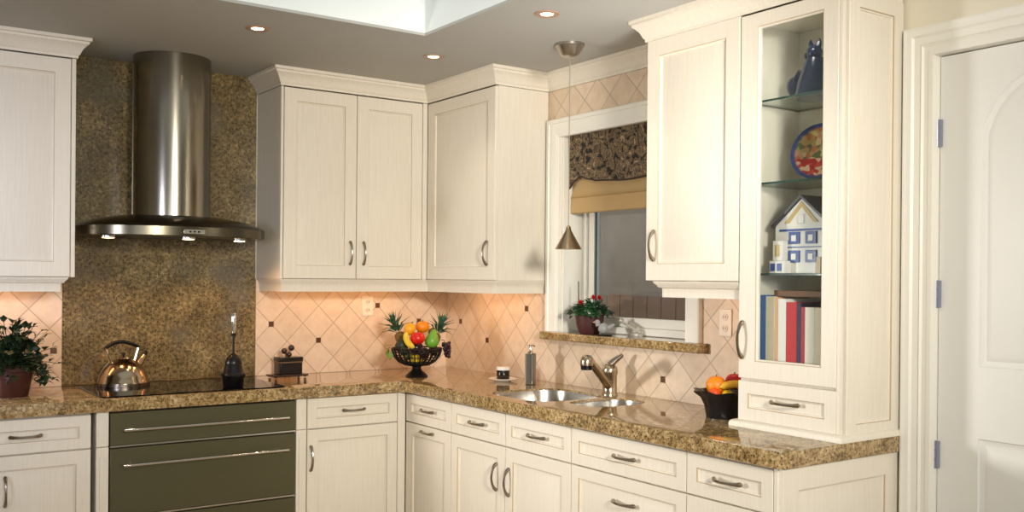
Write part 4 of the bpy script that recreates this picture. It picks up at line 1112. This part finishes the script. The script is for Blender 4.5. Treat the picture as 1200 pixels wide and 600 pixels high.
# jamb lining with stop
yb(g, -0.006, 0.249, DY0 + 0.016, DY0, 0, DZ + 0.016); yb(g, -0.006, 0.249, DY1, DY1 - 0.016, 0, DZ + 0.016); yb(g, -0.006, 0.249, DY0 - 0.0002, DY1 + 0.0002, DZ, DZ + 0.016)
yb(g, 0.080, 0.12, DY0, DY0 - 0.012, 0, DZ); yb(g, 0.080, 0.12, DY1 + 0.012, DY1, 0, DZ)
obj('jamb', g, TRIM, dr)
# casing: profiled sweep, up the left, across, down the right (plane y-z, profile w = distance from opening, d = proud)
cas = [(0.0, 0.0), (0.0, 0.012), (0.006, 0.016), (0.022, 0.014), (0.030, 0.020), (0.036, 0.015), (0.058, 0.017), (0.066, 0.024), (0.078, 0.026), (0.088, 0.030), (0.094, 0.030), (0.094, 0.0)]
yL, yR, zT = DY0 + 0.012, DY1 - 0.012, DZ + 0.008
rs = []
for (py, pz, sy, sz_) in ((yL, 0.0, 1, 0), (yL, zT, 1, 1), (yR, zT, -1, 1), (yR, 0.0, -1, 0)):
    rs.append([(WX - 0.0003 - d, py + sy * w_, pz + sz_ * w_) for w_, d in cas])
obj('casing', G().rings(rs), TRIM, dr, angle=20)
for z in (1.98, 1.42, 0.861):
    h = obj('hinge', G().lathe([(0.001, -0.048), (0.0075, -0.048), (0.0075, 0.048), (0.001, 0.048)], (0.030, DY0 + 0.004, z), 14).box(0.0305, 0.0395, DY0 - 0.0125, DY0 + 0.002, z - 0.047, z + 0.047), HINGE, dr)
    g = G()
    for k in (-0.0165, 0.0165): g.lathe([(0.0076, -0.001), (0.0082, -0.001), (0.0082, 0.001), (0.0076, 0.001)], (0.030, DY0 + 0.004, z + k), 14)
    obj('knuckle_ring', g, PEWTER, h)

# ------------------------------------------------------------------ lights
def area(name, loc, target, size, power, color, sy=None, spread=None):
    l = bpy.data.lights.new(name, 'AREA'); l.energy = power; l.color = color; l.size = size
    if sy: l.shape = 'RECTANGLE'; l.size_y = sy
    if spread: l.spread = math.radians(spread)
    o = bpy.data.objects.new(name, l); COL.objects.link(o); o.location = loc
    o.rotation_euler = (Vector(target) - Vector(loc)).to_track_quat('-Z', 'Y').to_euler()
    return o
area('key_light_left', (-4.3, -0.42, 1.38), (-0.1, -2.25, 1.0), 0.40, 15, (1.0, 0.97, 0.93), spread=66)  # unseen key light placed from the faucet and soap shadows; no window here
area('key_light_right', (-2.45, -6.6, 2.35), (-0.45, -1.20, 1.45), 0.55, 28, (1.0, 0.93, 0.83), spread=58)  # unseen key light behind the camera, set along the pendant's shadow
area('fill_rear', (-3.9, -6.9, 1.4), (-1.9, 0, 1.4), 1.6, 30, (0.84, 0.89, 1.0))  # added cool fill behind the camera, standing in for daylight
area('cool_fill_left', (-4.9, -3.6, 1.7), (-3.0, -0.30, 1.6), 0.7, 7, (0.72, 0.76, 1.0), spread=44)  # added bluish fill that cools the left cabinets; this wall has no opening
area('ceiling_fill', (-0.85, -3.5, 1.4), (-0.50, -1.9, CEIL), 0.4, 3.5, (1.0, 0.95, 0.90), spread=60)  # added unseen uplight, brightens the right part of the ceiling
def spot(name, loc, power, color, angle=110, blend=0.6, r=0.03):
    l = bpy.data.lights.new(name, 'SPOT'); l.energy = power; l.color = color; l.spot_size = math.radians(angle); l.spot_blend = blend; l.shadow_soft_size = r
    o = bpy.data.objects.new(name, l); COL.objects.link(o); o.location = loc
WARM = (1.0, 0.50, 0.19)
for x, y_ in ((-1.605, -1.038), (-0.716, -1.039), (-0.733, -1.982)): spot('downlight', (x, y_, CEIL - 0.02), 5, (1.0, 0.80, 0.58))
for x, yy in ((-0.33, -0.14), (0.02, -0.22), (0.30, -0.14)): spot('hood_light', (HXc + x, -0.19 + yy, 1.63), 5, WARM, 140)
def strip(x, y_, z, sx, sy, power):
    l = bpy.data.lights.new('under_cabinet_light', 'AREA'); l.shape = 'RECTANGLE'; l.size = sx; l.size_y = sy; l.energy = power; l.color = WARM
    o = bpy.data.objects.new('under_cabinet_light', l); COL.objects.link(o); o.location = (x, y_, z)
strip(-0.75, -0.17, 1.440, 0.80, 0.03, 1.5)
strip(-0.17, -0.62, 1.440, 0.03, 0.60, 1.4)
strip(-2.55, -0.17, 1.440, 0.45, 0.03, 1.2)
strip(-0.17, -2.44, 1.446, 0.03, 0.25, 0.35)
spot('cupboard_fill', (-DR + 0.075, (RY1 + RY2) / 2, ZUT - 0.05), 0.7, (1.0, 0.95, 0.86), 165, 0.5, 0.03)  # light of the added lamp inside the cupboard
w = bpy.data.worlds.new('World'); S.world = w; w.use_nodes = True
bg = w.node_tree.nodes['Background']; bg.inputs[0].default_value = (0.88, 0.98, 0.99, 1); bg.inputs[1].default_value = 0.6

# ------------------------------------------------------------------ camera
yaw, pitch, roll, f, py = -.612, -.002, .0086, 1136.44, 328.65
F = Vector((-math.sin(yaw) * math.cos(pitch), math.cos(yaw) * math.cos(pitch), math.sin(pitch)))
r0 = Vector((math.cos(yaw), math.sin(yaw), 0)); u0 = r0.cross(F)
Rv = r0 * math.cos(roll) + u0 * math.sin(roll); Uv = -r0 * math.sin(roll) + u0 * math.cos(roll)
cam = bpy.data.cameras.new('camera'); co = bpy.data.objects.new('camera', cam); COL.objects.link(co)
M = Matrix((Rv, Uv, -F)).transposed().to_4x4(); M.translation = Vector((-3.1248, -5.1572, 1.4614))
co.matrix_world = M
cam.sensor_width = 36; cam.sensor_fit = 'HORIZONTAL'; cam.lens = f / 1200 * 36; cam.shift_y = (py - 300) / 1200
cam.clip_start = 0.05
S.camera = co
vs = S.view_settings; vs.view_transform = 'Standard'; vs.look = 'None'; vs.gamma = 1; vs.exposure = -0.06; vs.use_curve_mapping = False
